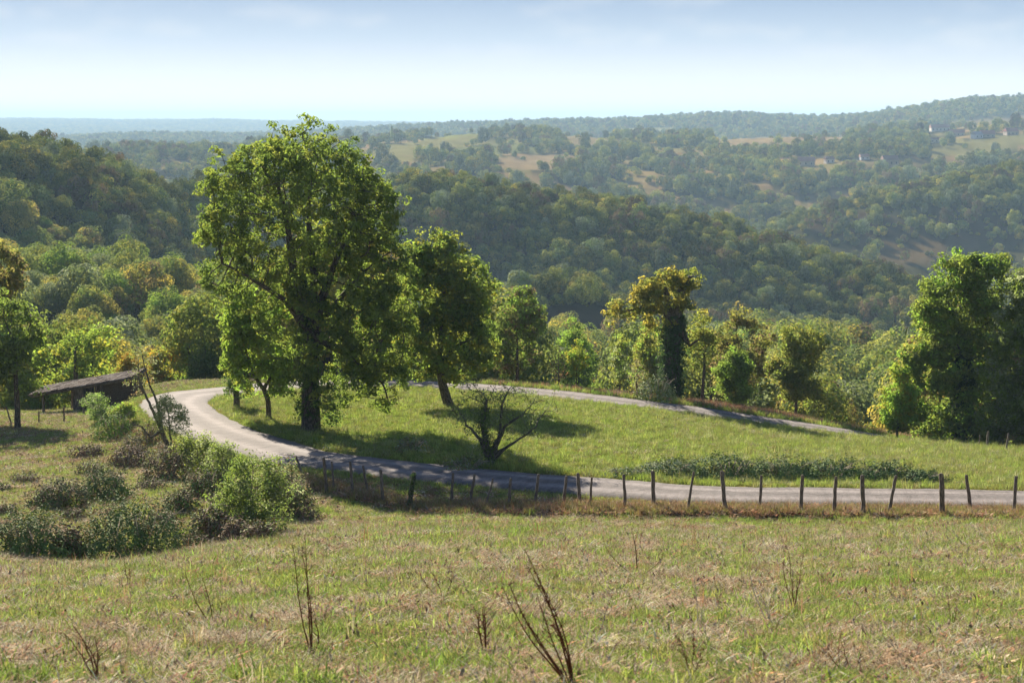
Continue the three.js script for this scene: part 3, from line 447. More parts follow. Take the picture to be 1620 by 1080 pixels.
rt('lane_tree', 'round glossy green tree with bright rim in the dip', 216, 916, 610, 150, 496, 50, { points: 600, per: 30, leaf: 0.2, foot: 0.06, palette: [C.lime, C.ash, C.ash], spray: 0.45 }, barkMat, 'tree', G1);
rt('sapling', 'pale yellow-green sapling in front of the round glossy tree', 217, 912, 608, 113, 534, 19, { points: 110, per: 20, leaf: 0.15, foot: 0.2, palette: [C.lime, C.walnutYellow], spray: 0.26, rad: 0.06 }, barkMat, 'tree', G1);
rt('sapling', 'slender sapling with ragged yellow-green crown on the russet bank', 218, 981, 614, 114, 522, 22, { points: 130, per: 18, leaf: 0.16, foot: 0.12, palette: [C.lime, C.ashYellow, C.silver], spray: 0.28, rad: 0.06 }, barkMat, 'tree', G1);
rt('lane_tree', 'yellow-leaved tree half hidden by the ivy pollard column', 219, 1030, 622, 124, 510, 42, { points: 480, per: 20, leaf: 0.18, foot: 0.1, palette: [C.ashYellow, C.oakGold, C.lime], spray: 0.36 }, barkMat, 'tree', G1);
rt('dead_shrub', 'bare brown twiggy shrub between the saplings and round tree', 220, 884, 606, 118, 545, 20, { points: 140, per: 5, leaf: 0.1, foot: 0.12, palette: [C.brown, C.rust], bare: 0.4, spray: 0.25, twig: 0.012 }, barkMat, 'shrub', G1);
rt('dead_shrub', 'grey bare shrub at the foot of the ivy pollard', 221, 1008, 620, 117, 560, 20, { points: 140, per: 6, leaf: 0.1, foot: 0.08, palette: [C.brown, C.silver], bare: 0.3, spray: 0.25 }, barkMat, 'shrub', G1);
// left-hand group round the shed
const G2 = 'trees round the open shed';
rt('shed_walnut', 'two-stemmed walnut rising behind the shed roof', 230, 118, 628, 124, 484, 76, { points: 260, per: 15, leaf: 0.27, foot: 0.3, palette: [C.walnut, C.ash, C.walnutYellow, C.walnut], spray: 0.45, rad: 0.22, lobes: ellipse(118, 628, 124, [[160, 510, 34, 22], [130, 520, 34, 26], [90, 540, 34, 26], [150, 560, 38, 26], [180, 500, 16, 12], [75, 575, 24, 22], [110, 575, 40, 22]]) }, barkMat, 'tree', G2);
rt('shed_walnut', 'dappled walnut with straight grey trunk beside the shed opening', 231, 28, 678, 0, 470, 70, { points: 380, per: 15, leaf: 0.25, foot: 0.35, palette: [C.ash, C.oak, C.oak, C.walnut, C.deep], spray: 0.42, rad: 0.17, lobes: ellipse(28, 678, 101, [[20, 520, 52, 46], [50, 560, 36, 36], [-20, 560, 50, 50], [60, 520, 22, 26], [30, 600, 50, 26], [0, 480, 36, 26]]) }, barkMat, 'tree', G2);
rt('shed_walnut', 'dull bronze-green tree top at the very frame edge above the shed walnuts', 232, -30, 676, 108, 392, 80, { points: 420, per: 22, leaf: 0.24, foot: 0.35, palette: [C.oak, C.brown, C.oakGold], spray: 0.45, lobes: ellipse(-30, 676, 108, [[-10, 440, 48, 44], [-40, 500, 60, 50], [10, 470, 30, 40]]) }, barkMat, 'tree', G2);
const G3 = 'autumn shrubs behind the shed';
for (const [seed, px, D, top, half, pal, label] of [
  [240, 205, 126, 560, 34, [C.orange, C.walnutYellow, C.oakGold], 'orange-tinged shrub directly above the high end of the shed roof'],
  [241, 256, 128, 546, 34, [C.walnutYellow, C.oakGold, C.lime, C.orange], 'tall yellow and orange shrub across the road from the bend'],
  [242, 298, 127, 524, 30, [C.lime, C.walnutYellow, C.ash], 'yellow-green bush topping the roadside thicket beyond the bend'],
  [243, 322, 124, 535, 30, [C.bramble, C.oak, C.ash], 'dark green bush beyond the bend, partly behind the small walnut'],
  [244, 345, 132, 500, 32, [C.deep, C.oak], 'shadowy tall bush filling the gap behind the small walnut'],
  [245, 60, 130, 560, 40, [C.lime, C.walnutYellow], 'bright low bush seen under the shed walnuts'],
  [246, 172, 134, 545, 34, [C.walnut, C.lime, C.walnutYellow], 'light green bush between two walnut stems behind the roof'],
  [247, 385, 130, 480, 40, [C.oak, C.ash, C.oakGold], 'olive bush above the small walnut crown'],
]) rt('thicket_bush', label, seed, px, 610, D, top, half, { points: 170, per: 24, leaf: 0.2, foot: 0.02, palette: pal, spray: 0.42, n: 6 }, barkMat, 'bush', G3);
{ // leaning elder whose bare stems cross the shed wall
  const g = onGround(268, 716), s = g.D / FPX, p = (x, y, z, rr) => [(x - 268) * s, (716 - y) * s, z, rr];
  const t = growTree(260, { lobes: ellipse(268, 716, g.D, [[232, 590, 22, 36], [222, 560, 18, 22], [212, 610, 14, 18], [246, 560, 12, 16]]), points: 130, step: 0.2, spray: 0.2, per: 8, leaf: 0.09, wide: 0.6, palette: [C.silver, C.oak, C.brown], bare: 0.2, stems: [[p(268, 722, 0, 0.16), p(264, 705, 0, 0.12), p(256, 680, 0, 0.1)], [1, p(240, 640, 0.1, 0.06), p(224, 600, 0.1, 0.04), p(222, 565, 0.1, 0.02)], [1, p(250, 640, -0.1, 0.06), p(236, 600, -0.1, 0.045), p(228, 560, 0, 0.02)], [1, p(240, 690, 0.2, 0.05), p(226, 672, 0.3, 0.035), p(210, 668, 0.3, 0.02)]] });
  treeThing('leaning_elder', 'leaning thin tree with near-bare stems crossing the shed wall', g, t, paleBarkMat, 'tree');
  const t2 = growTree(261, { lobes: ellipse(268, 716, g.D, [[268, 655, 28, 26], [255, 640, 22, 22], [280, 670, 20, 18]]), points: 190, step: 0.22, spray: 0.2, per: 22, leaf: 0.085, wide: 0.5, palette: [C.silver, C.silver, C.bramble], stems: [[[0, -0.3, 0, 0.06], p(268, 690, 0, 0.05), p(266, 665, 0, 0.03)]] }); t2.gloss = true;
  treeThing('silver_bush', 'rounded silvery-leaved bush beneath the leaning bare stems', { x: g.x + 0.15, y: g.y, z: g.z + 0.4 }, t2, paleBarkMat, 'bush');
}
// ---------- bushes and brambles on the bank ----------
function moundGeo(seed, w, h, d, n, leaf, pal, gloss = 0.45) { // tangle of leafy shoots over a lumpy mound
  const r = mulberry(seed), lv = new Leaves(r);
  for (let k = 0; k < n; k++) {
    const a = r() * 6.2832, u = Math.pow(r(), 0.55), ln = 1 + 0.48 * noise3(Math.cos(a) * 1.6 + seed, Math.sin(a) * 1.6, u * 2) + 0.12 * noise3(Math.cos(a) * 5, Math.sin(a) * 5 + seed, u * 6), th = u * 1.5708, rr = Math.cos(1.5708 - th), t = ln * (0.82 + 0.18 * r() + (r() < 0.07 ? r() * 0.4 : 0));
    const dx = Math.cos(a) * rr, dz = Math.sin(a) * rr, dy = Math.sin(1.5708 - th);
    const m = noise3(dx * 3 + seed, dy * 3, dz * 3), c = mixc(pick(r, pal), pal[m > 0 ? 0 : pal.length - 1], Math.abs(m));
    lv.leaf(dx * w * t, dy * h * t, dz * d * t, dx + (r() - 0.5) * 1.3, dy + 0.5 + (r() - 0.5) * 1.1, dz + (r() - 0.5) * 1.3, leaf * (0.6 + r() * 0.8), 0.75, c);
  }
  const tw = new Tubes();
  for (let k = 0; k < 34; k++) { const a = r() * 6.28, e = 0.6 + r() * 0.5; tw.path([[Math.cos(a) * w * 0.2, 0, Math.sin(a) * d * 0.2, 0.014], [Math.cos(a) * w * e * 0.7, h * (0.7 + r() * 0.3), Math.sin(a) * d * e * 0.7, 0.01], [Math.cos(a) * w * e, h * (0.5 + r() * 0.6), Math.sin(a) * d * e, 0.004]], 3, false); }
  return { crown: lv.geometry(), trunk: tw.geometry(), gloss: true };
}
function mound(name, label, seed, px, py, half, tall, n, leaf, pal, cat = 'bramble', group, D) {
  const g = D ? atDepth(px, D) : onGround(px, py), s = g.D / FPX, w = half * s, t = moundGeo(seed, w, tall * s * 1.08, Math.min(w, 1.6) * 0.9, n, leaf, pal);
  const o = thing(name, label, cat, [g.x, g.y - 0.05, g.z], 0, group); part('foliage', t.crown, glossLeafMat, o); part('stems', t.trunk, twigMat, o); return o;
}
const dryPal = [[0.20, 0.13, 0.08], [0.26, 0.19, 0.12], [0.16, 0.08, 0.05], [0.12, 0.12, 0.06]], bramPal = [C.bramble, [0.15, 0.21, 0.06], [0.09, 0.15, 0.04], [0.12, 0.16, 0.06]];
const BANK = ['between the broad mound and the leafy shrub', 'just above the broad grey-green mound', 'under the yellow-green shrub', 'in the hollow beside the leafy shrub', 'against the leaning tree foot', 'below the silvery bush', 'in front of the leafy shrub', 'tucked behind the fence end', 'beside the first fence posts', 'between the two lowest mounds', 'behind the frame-edge mound', 'at the frame edge of the bank', 'on the slope under the leaning tree', 'close under the leaning stems', 'alone on the open slope', 'low beside the frame-edge tangle', 'on the shoulder of the broad mound', 'at the field edge by the pale brush'];
const G4 = 'brambles on the bank below the bend';
mound('bramble_mound', 'dark bramble mound running out of frame beside the field edge', 301, 42, 884, 66, 66, 6500, 0.075, bramPal, 'bramble', G4);
mound('bramble_mound', 'broad grey-green bramble mound, largest on the bank', 302, 208, 886, 88, 88, 9500, 0.075, bramPal, 'bramble', G4);
mound('bramble_mound', 'low brown-green bramble tangle behind the broad grey-green mound', 303, 92, 800, 46, 36, 3600, 0.08, [...bramPal, ...dryPal], 'bramble', G4);
mound('bramble_mound', 'bramble hump beside the low brown-green tangle, higher up the bank', 304, 165, 786, 42, 44, 3000, 0.08, bramPal, 'bramble', G4);
mound('dry_brush', 'russet dead fern clump against the broad bramble mound', 305, 108, 884, 26, 46, 1500, 0.10, dryPal, 'brush', G4);
mound('dry_brush', 'pale brown dry brush between the broad mound and leafy shrub', 306, 334, 852, 32, 44, 2200, 0.09, [...dryPal, C.bramble], 'brush', G4);
mound('dry_brush', 'reddish dead brush at the foot of the leafy shrub', 307, 372, 858, 26, 34, 1500, 0.09, dryPal, 'brush', G4);
mound('dry_brush', 'brown dry thicket below the trunk of the leaning bare tree', 308, 262, 762, 40, 48, 2600, 0.09, [...dryPal, C.bramble], 'brush', G4);
mound('dry_brush', 'shaded dry thicket under the leafy shrub next to the fence end', 309, 446, 820, 40, 62, 3000, 0.085, [...dryPal, C.bramble, C.deep], 'brush', G4);
mound('bramble_mound', 'small green bramble by the shed field posts', 310, 180, 690, 34, 36, 2200, 0.09, [C.ash, C.bramble, C.lime], 'bramble', G4);
mound('dry_brush', 'straw-brown brush on the field slope beneath the shed fence', 311, 140, 722, 30, 18, 1100, 0.1, dryPal, 'brush', G4);
mound('dry_brush', 'rusty fern patch left of the leaning tree', 312, 205, 738, 36, 30, 1800, 0.1, dryPal, 'brush', G4);
[[286, 808, 28, 32, 0], [236, 776, 26, 20, 1], [322, 790, 34, 46, 0], [352, 818, 30, 40, 1], [268, 740, 24, 36, 1], [300, 742, 26, 44, 0], [412, 856, 34, 30, 1], [470, 800, 26, 40, 1], [488, 826, 24, 22, 1], [116, 822, 20, 18, 1], [10, 812, 20, 16, 1], [40, 764, 24, 16, 1], [210, 716, 22, 26, 0], [236, 700, 22, 30, 1], [145, 750, 30, 20, 1], [4, 778, 18, 14, 0], [262, 826, 22, 18, 1], [306, 868, 26, 24, 1]].forEach(([px, py, half, tall, dry], k) => mound(dry ? 'dry_brush' : 'bramble_mound', `${dry ? 'brown dry brush' : 'green bramble tangle'} ${BANK[k]}`, 370 + k, px, py, half, tall, Math.round(half * tall * (dry ? 1.2 : 1.6)), 0.085, dry ? [...dryPal, C.bramble, C.oak] : [C.bramble, C.oak, ...dryPal.slice(0, 1)], dry ? 'brush' : 'bramble', G4));
const G5 = 'leafy shrubs on the bank';
const shrub = (label, seed, px, py, top, half, pal, o = {}) => rt('leafy_shrub', label, seed, px, py, 0, top, half, { points: 330, per: 16, leaf: 0.085, wide: 0.6, foot: 0.0, palette: pal, spray: 0.24, step: 0.2, rad: 0.04, n: 9, twig: 0.006, ...o }, twigMat, 'shrub', G5);
shrub('large bright-leaved shrub overlapping the road edge at the fence end', 320, 400, 842, 712, 84, [C.oak, C.silver, C.oak, C.ash, C.bramble], { points: 620 });
shrub('yellow-green shrub just below the silvery bush', 321, 312, 760, 676, 48, [C.ash, C.silver, C.oak, C.ashYellow]);
shrub('small shrub with pale shoots against the inner road edge', 322, 352, 772, 692, 42, [C.oak, C.ash, C.silver]);
shrub('sparse twiggy shrub next to the first fence post', 323, 456, 812, 716, 34, [C.bramble, C.brown, C.silver], { points: 200, per: 9 });
shrub('green bush half hiding the shed opening', 324, 158, 668, 622, 34, [C.bramble, C.lime, C.silver]);
shrub('yellowish bush beside the road above the shed fence', 325, 196, 672, 636, 28, [C.ashYellow, C.lime, C.oakGold]);
shrub('dark little shrub at the shed wall corner', 326, 160, 640, 606, 14, [C.deep, C.bramble], { points: 80 });
const G6 = 'bramble bank in the meadow';
for (const [k, px, py, half, tall, label] of [[0, 1062, 752, 52, 30, 'spiky pale-leaved first bramble of the meadow bank, near the crooked shrub'], [1, 1150, 755, 58, 40, 'second bramble of the meadow bank, tall and dark'], [2, 1236, 757, 56, 40, 'third bramble of the meadow bank, widest and darkest'], [3, 1318, 758, 54, 38, 'fourth bramble of the meadow bank with glossy leaves'], [4, 1398, 761, 48, 34, 'fifth bramble of the meadow bank, lower than its neighbours'], [5, 1462, 763, 34, 22, 'smallest bramble closing the meadow bank'], [6, 990, 752, 34, 16, 'thin pale weedy tuft leading up to the bramble bank']]) mound('meadow_bramble', label, 340 + k, px, py, half, tall * 0.78, k === 6 ? 900 : 4200, 0.085, k === 0 || k === 6 ? [C.bramble, C.silver, C.silver] : [C.bramble, [0.08, 0.13, 0.045], [0.12, 0.18, 0.07]], 'bramble', G6);
mound('bramble_mound', 'leafy mound at the foot of the ivy pollard', 350, 1040, 634, 30, 34, 2400, 0.12, [C.oak, C.bramble, C.silver], 'bramble');
mound('bramble_mound', 'low tangle beside the crooked shrub stem', 351, 740, 742, 40, 16, 1400, 0.085, [C.bramble, C.silver, C.brown], 'bramble');
mound('dry_brush', 'reddish dry bush beside the fallen white log', 352, 1484, 696, 15, 28, 900, 0.13, dryPal, 'brush');
mound('bramble_mound', 'leafy hedge clump behind the corner fence posts', 353, 1580, 706, 44, 24, 2400, 0.13, [C.oak, C.ash, C.bramble], 'bramble');
mound('bramble_mound', 'little leafy clump on the meadow near the road edge', 354, 652, 712, 30, 18, 900, 0.09, [C.bramble, C.silver, C.brown], 'bramble');
// ---------- woods ----------
const ordinal = ['first', 'second', 'third', 'fourth', 'fifth', 'sixth', 'seventh', 'eighth', 'ninth', 'tenth', 'eleventh', 'twelfth', 'thirteenth', 'fourteenth', 'fifteenth', 'sixteenth', 'seventeenth', 'eighteenth', 'nineteenth', 'twentieth', 'twenty-first'];
const crownKinds = [ // rounded valley and hillside trees: [name, palette, rx, ry, cy]
  ['green', [C.wood, C.oak, C.ash], 4.0, 4.4, 6.2], ['green', [C.wood, C.ash, C.woodBlue], 3.6, 5.2, 6.8], ['olive', [C.oak, C.woodGold, C.wood], 4.2, 4.2, 5.8], ['grey-green', [C.silver, C.woodBlue, C.wood], 3.8, 4.4, 6.0],
  ['yellow-green', [C.ash, C.ashYellow, C.lime], 3.7, 4.6, 6.2], ['tan', [C.woodGold, C.brown, C.oak], 4.0, 4.4, 6.0], ['dark green', [C.woodBlue, C.deep, C.wood], 4.1, 4.8, 6.4], ['gold', [C.oakGold, C.woodGold, C.ashYellow], 3.6, 4.3, 5.9],
].map(([name, palette, rx, ry, cy], k) => ({ name, crown: billowCrown(400 + k, { palette, rx, ry, cy, billows: 34, leaves: 5000, leaf: 0.37, lump: 0.95 }).geometry(), trunk: simpleTrunk(420 + k, cy + ry * 0.5, 0.2) }));
const farKinds = [[C.wood, C.oak], [C.wood, C.woodBlue], [C.oak, C.woodGold], [C.woodBlue, C.deep, C.wood], [C.woodGold, C.oak, C.ashYellow], [C.silver, C.woodBlue], [C.brown, C.oak]].map((palette, k) => billowCrown(440 + k, { palette, rx: 4.3, ry: 4.5, cy: 5.2, billows: 20, leaves: 2100, leaf: 0.6, lump: 1.05, skirt: 1.75 }).geometry());
const profileCache = new Map();
const hidden = (x, y, D, slack) => { // behind a fold of the land?
  for (let d = 125; d < D - 15; d *= 1.035) { const t = d / D, yy = EYE + (y - EYE) * t, hh = heightAt(x * t, d) + (d < 150 ? 0 : 6); if (hh > yy + slack * t) return true; }
  return false;
};
const woods = new Map(), put = (wood, kind, m, c) => { const w = woods.get(wood) ?? woods.set(wood, farKinds.map(() => [[], []])).get(wood); w[kind][0].push(m); w[kind][1].push(c); };
const V = (x, y, z) => new THREE.Vector3(x, y, z), Q = new THREE.Quaternion(), E = new THREE.Euler();
const mat4 = (x, y, z, turn, sx, sy, tiltX = 0, tiltZ = 0) => new THREE.Matrix4().compose(V(x, y, z), Q.setFromEuler(E.set(tiltX, turn, tiltZ)), V(sx, sy, sx));
const singles = [], HOUSES = [[1487, 207, 30], [1514, 215, 24], [1546, 219, 16], [1562, 217, 22], [1480, 225, 12], [1408, 262, 24], [1276, 262, 26], [1312, 258, 14], [1600, 214, 20], [1368, 252, 14]];  // clearings round the hamlet's houses
{
  const r = mulberry(909);
  const scatter = (D0, D1, gap) => {
    for (let D = D0; D < D1; D += gap * 0.9) for (let x = -0.36 * D; x < 0.36 * D; x += gap) {
      const xx = x + (r() - 0.5) * gap * 0.95, dd = D + (r() - 0.5) * gap * 0.95, k1 = r(), k2 = r(), k3 = r(), k4 = r();
      const y = heightAt(xx, dd), [px, py] = seen(xx, y, dd);
      if (px < -120 || px > 1740) continue;
      const slope = dd > 900 && dd < 1085 && px > 1230 && py > 330;
      if (slope && (k2 > (py < 378 ? 0.5 : 0.12))) continue;
      if (HOUSES.some(([hx, hy, hw]) => dd > 1250 && Math.abs(px - hx) < hw / 2 + 5 && py > hy - 5 && py < hy + 12)) continue;
      if (dd > 1200 && k2 < 0.7 && fieldOf(px, py - 6, dd)) continue;
      if (!slope && fieldOf(px, py, dd)) { if (!(dd > 1200 && k1 < 0.07)) continue; }
      let size = 0.62 + k1 * k1 * 0.75 + (k4 < 0.06 ? 0.25 : 0);
      const mosaic = fbm(xx / 90, dd / 90, 3);
      if (dd > 1230 && dd < 2650) { if (mosaic < openCut(px) + (k2 - 0.5) * 0.12) { if (k3 > 0.10) continue; size *= 0.75; } }
      if (slope) size *= 0.25 + k3 * 0.55;
      if (dd > 440 && dd < 1250 && !slope) size *= dd < 900 ? 0.6 : 0.75;
      if (dd < 170 && px > 560 && k2 < 0.5) continue;
      if (dd < 175 && px < 420) size *= 0.62;
      if (dd > 175 && dd < 350 && px < 560) size *= 0.74;
      if (dd < 440 && px > 540) { // the valley trees stay low enough to leave the ridge in view
        const lim = px < 780 ? 500 : px < 860 ? 470 : px < 1000 ? (dd < 230 ? 596 : 505) : px < 1110 ? (dd < 200 ? 545 : 500) : px < 1250 ? (dd < 200 ? 512 : 450) : px < 1460 ? (dd < 160 ? 575 : dd < 230 ? 512 : 444) : 440, lift = (k2 - 0.5) * 26;
        const room = EYE + tanDep(lim + lift) * dd - y; if (room < 3.2) continue; size = Math.min(size, room / 10.6);
      }
      const tall = 10.5 * size;
      if (hidden(xx, y + tall, dd, dd < 500 ? 3 : 6)) continue;
      const tone = fbm(xx / 45 + 5, dd / 45, 2), gold = fbm(xx / 25 - 8, dd / 25 + 3, 2);
      if (dd < 440) { singles.push({ x: xx, y, D: dd, size, k: k3, k4, tone, gold, px, py, show: tall / dd }); continue; }
      const kind = gold > 0.06 && k3 < 0.6 ? (k4 < 0.6 ? 4 : 2) : tone > 0.1 ? (k3 < 0.5 ? 0 : k3 < 0.8 ? 2 : 6) : (k3 < 0.4 ? 1 : k3 < 0.7 ? 3 : k3 < 0.9 ? 0 : 5);
      const v = 0.55 + k4 * 0.8, wood = dd < 900 ? (px < 330 ? 'hillside_wood' : 'ridge_wood') : dd < 1250 ? 'spur_wood' : dd < 2700 ? 'plateau_wood' : 'far_hill_wood';
      put(wood, kind, mat4(xx, y - 0.6, -dd, k2 * 6.28, size * (0.9 + k4 * 0.25), size * (0.72 + k3 * 0.62)), [v, v, v]);
    }
  };
  scatter(128, 180, 5.2); scatter(180, 440, 6.4); scatter(440, 900, 4.3); scatter(900, 1250, 5.2); scatter(1250, 2700, 9.5); scatter(2700, 4400, 14);
  for (let k = 0; k < 9000; k++) { const dd = 4400 + Math.pow(r(), 0.7) * 5500, xx = (r() * 0.72 - 0.36) * dd, y = heightAt(xx, dd), s = 2.2 + r() * 1.5; put('far_hill_wood', Math.floor(r() * 4), mat4(xx, y - 3, -dd, r() * 6.28, s * 1.4, s * 0.7), [1, 1, 1]); }
}
const WOODS = { hillside_wood: 'dense broadleaf wood covering the nearer dark hillside', ridge_wood: 'continuous wood clothing the long sloping ridge', spur_wood: 'wood and scrub over the spur beyond the ridge', plateau_wood: 'patchwork of copses and hedges across the far plateau', far_hill_wood: 'hazy blue woods on the farthest hills' };
for (const [name, kinds] of woods) {
  const o = new THREE.Group(); o.name = name; o.userData = { kind: 'stuff', label: WOODS[name], category: 'wood' }; scene.add(o);
  kinds.forEach(([ms, cs], k) => { if (!ms.length) return; const im = new THREE.InstancedMesh(farKinds[k], woodLeafMat, ms.length), c = new THREE.Color(); ms.forEach((m, i) => { im.setMatrixAt(i, m); im.setColorAt(i, c.setRGB(...cs[i])); }); im.name = 'tree_mass'; im.castShadow = im.receiveShadow = true; o.add(im); });
}
{ // the nearest woodland trees stand one by one
  singles.sort((a, b) => b.show - a.show);
  const near260 = singles.splice(0, 260).sort((a, b) => a.D - b.D); singles.unshift(...near260);
  const singleCount = new Map(), ANCHORS = [[20, 'the straight-trunked shed walnut'], [120, 'the two-stemmed walnut behind the shed'], [220, 'the high end of the shed roof'], [300, 'the thicket facing the road bend'], [400, 'the small walnut inside the bend'], [520, 'the tallest tree'], [660, 'the leaning walnut'], [790, 'the crooked shrub'], [860, 'the dense olive tree'], [912, 'the pale sapling'], [980, 'the slender ragged sapling'], [1065, 'the ivy pollard'], [1125, 'the thin open-crowned tree'], [1170, 'the bushy pale green tree'], [1215, 'the gap before the yellow-olive oval tree'], [1262, 'the yellow-olive oval tree'], [1320, 'the end of the lower lane'], [1380, 'the gap past the lower lane end'], [1425, 'the glowing yellow-green young tree'], [1518, 'the ivied oak'], [1630, 'the tree cut by the frame edge']];
  const protos = new Map();
  const rest = [];
  singles.forEach((t, n) => {
    const kind = t.gold > 0.2 && t.k < 0.45 ? (t.k4 < 0.4 ? 7 : t.k4 < 0.7 ? 4 : 5) : t.tone > 0.05 ? (t.k < 0.4 ? 0 : t.k < 0.65 ? 4 : t.k < 0.85 ? 2 : 5) : (t.k < 0.35 ? 1 : t.k < 0.6 ? 6 : t.k < 0.85 ? 3 : 0);
    if (n >= 260) { rest.push([kind, t]); return; }
    const K = crownKinds[kind], near = ANCHORS.reduce((m, e) => Math.abs(e[0] - t.px) < Math.abs(m[0] - t.px) ? e : m), key = K.name + near[0], far = (singleCount.get(key) ?? 0) + 1; singleCount.set(key, far);
    const o = thing('woodland_tree', `${ordinal[far - 1] ?? 'farther'} ${K.name} tree back from ${near[1]}`, 'tree', [t.x, t.y - 0.2, -t.D], t.k4 * 6.28, far > ordinal.length ? `farther ${K.name} trees back from ${near[1]}` : 'trees of the valley and thicket');
    part('trunk', K.trunk, barkMat, o); part('crown', K.crown, valleyLeafMat, o);
    o.scale.set(t.size * (0.88 + t.k * 0.25), t.size * (0.85 + t.k4 * 0.35), t.size * (0.88 + t.k * 0.25));
  });
  const o = new THREE.Group(); o.name = 'valley_wood'; o.userData = { kind: 'stuff', label: 'smaller tree crowns filling the valley floor between the nearer trees', category: 'wood' }; scene.add(o);
  for (let k = 0; k < crownKinds.length; k++) { const l = rest.filter((e) => e[0] === k); if (!l.length) continue; const im = new THREE.InstancedMesh(crownKinds[k].crown, valleyLeafMat, l.length); l.forEach(([, t], i) => im.setMatrixAt(i, mat4(t.x, t.y - 0.3, -t.D, t.k4 * 6.28, t.size, t.size * (0.9 + t.k * 0.25)))); im.name = 'tree_mass'; im.castShadow = im.receiveShadow = true; o.add(im); }
}
// ---------- roadside posts ----------
const woodMat = new THREE.MeshPhysicalMaterial({ name: 'weathered wood', specularIntensity: 0.25, map: barkTex, color: new THREE.Color(0.56, 0.48, 0.42), roughness: 0.95 });
function postMesh(seed, bx, by, tx, ty, wpx, D) {
  const r = mulberry(seed), g = D ? atDepth(bx, D) : onGround(bx, by), s = g.D / FPX, H = (by - ty) * s * 1.02, lx = (tx - bx) * s, rad = wpx * s * 0.5, lz = (r() - 0.5) * 0.25, t = new Tubes(), n = 6, pts = [];
  for (let k = 0; k <= n; k++) { const f = k / n; pts.push([lx * f + (r() - 0.5) * 0.025 * (k > 0 && k < n), f * H, lz * f + (r() - 0.5) * 0.04, rad * (1.08 - 0.16 * f) * (0.92 + r() * 0.16)]); }
  pts.unshift([-lx * 0.15, -0.35, -lz * 0.15, rad * 1.1]); pts.push([pts[n + 1][0], pts[n + 1][1] + rad * 0.35, pts[n + 1][2], rad * 0.55]);
  t.path(pts, 8, true);
  return [g, t.geometry(), H, rad, pts];
}
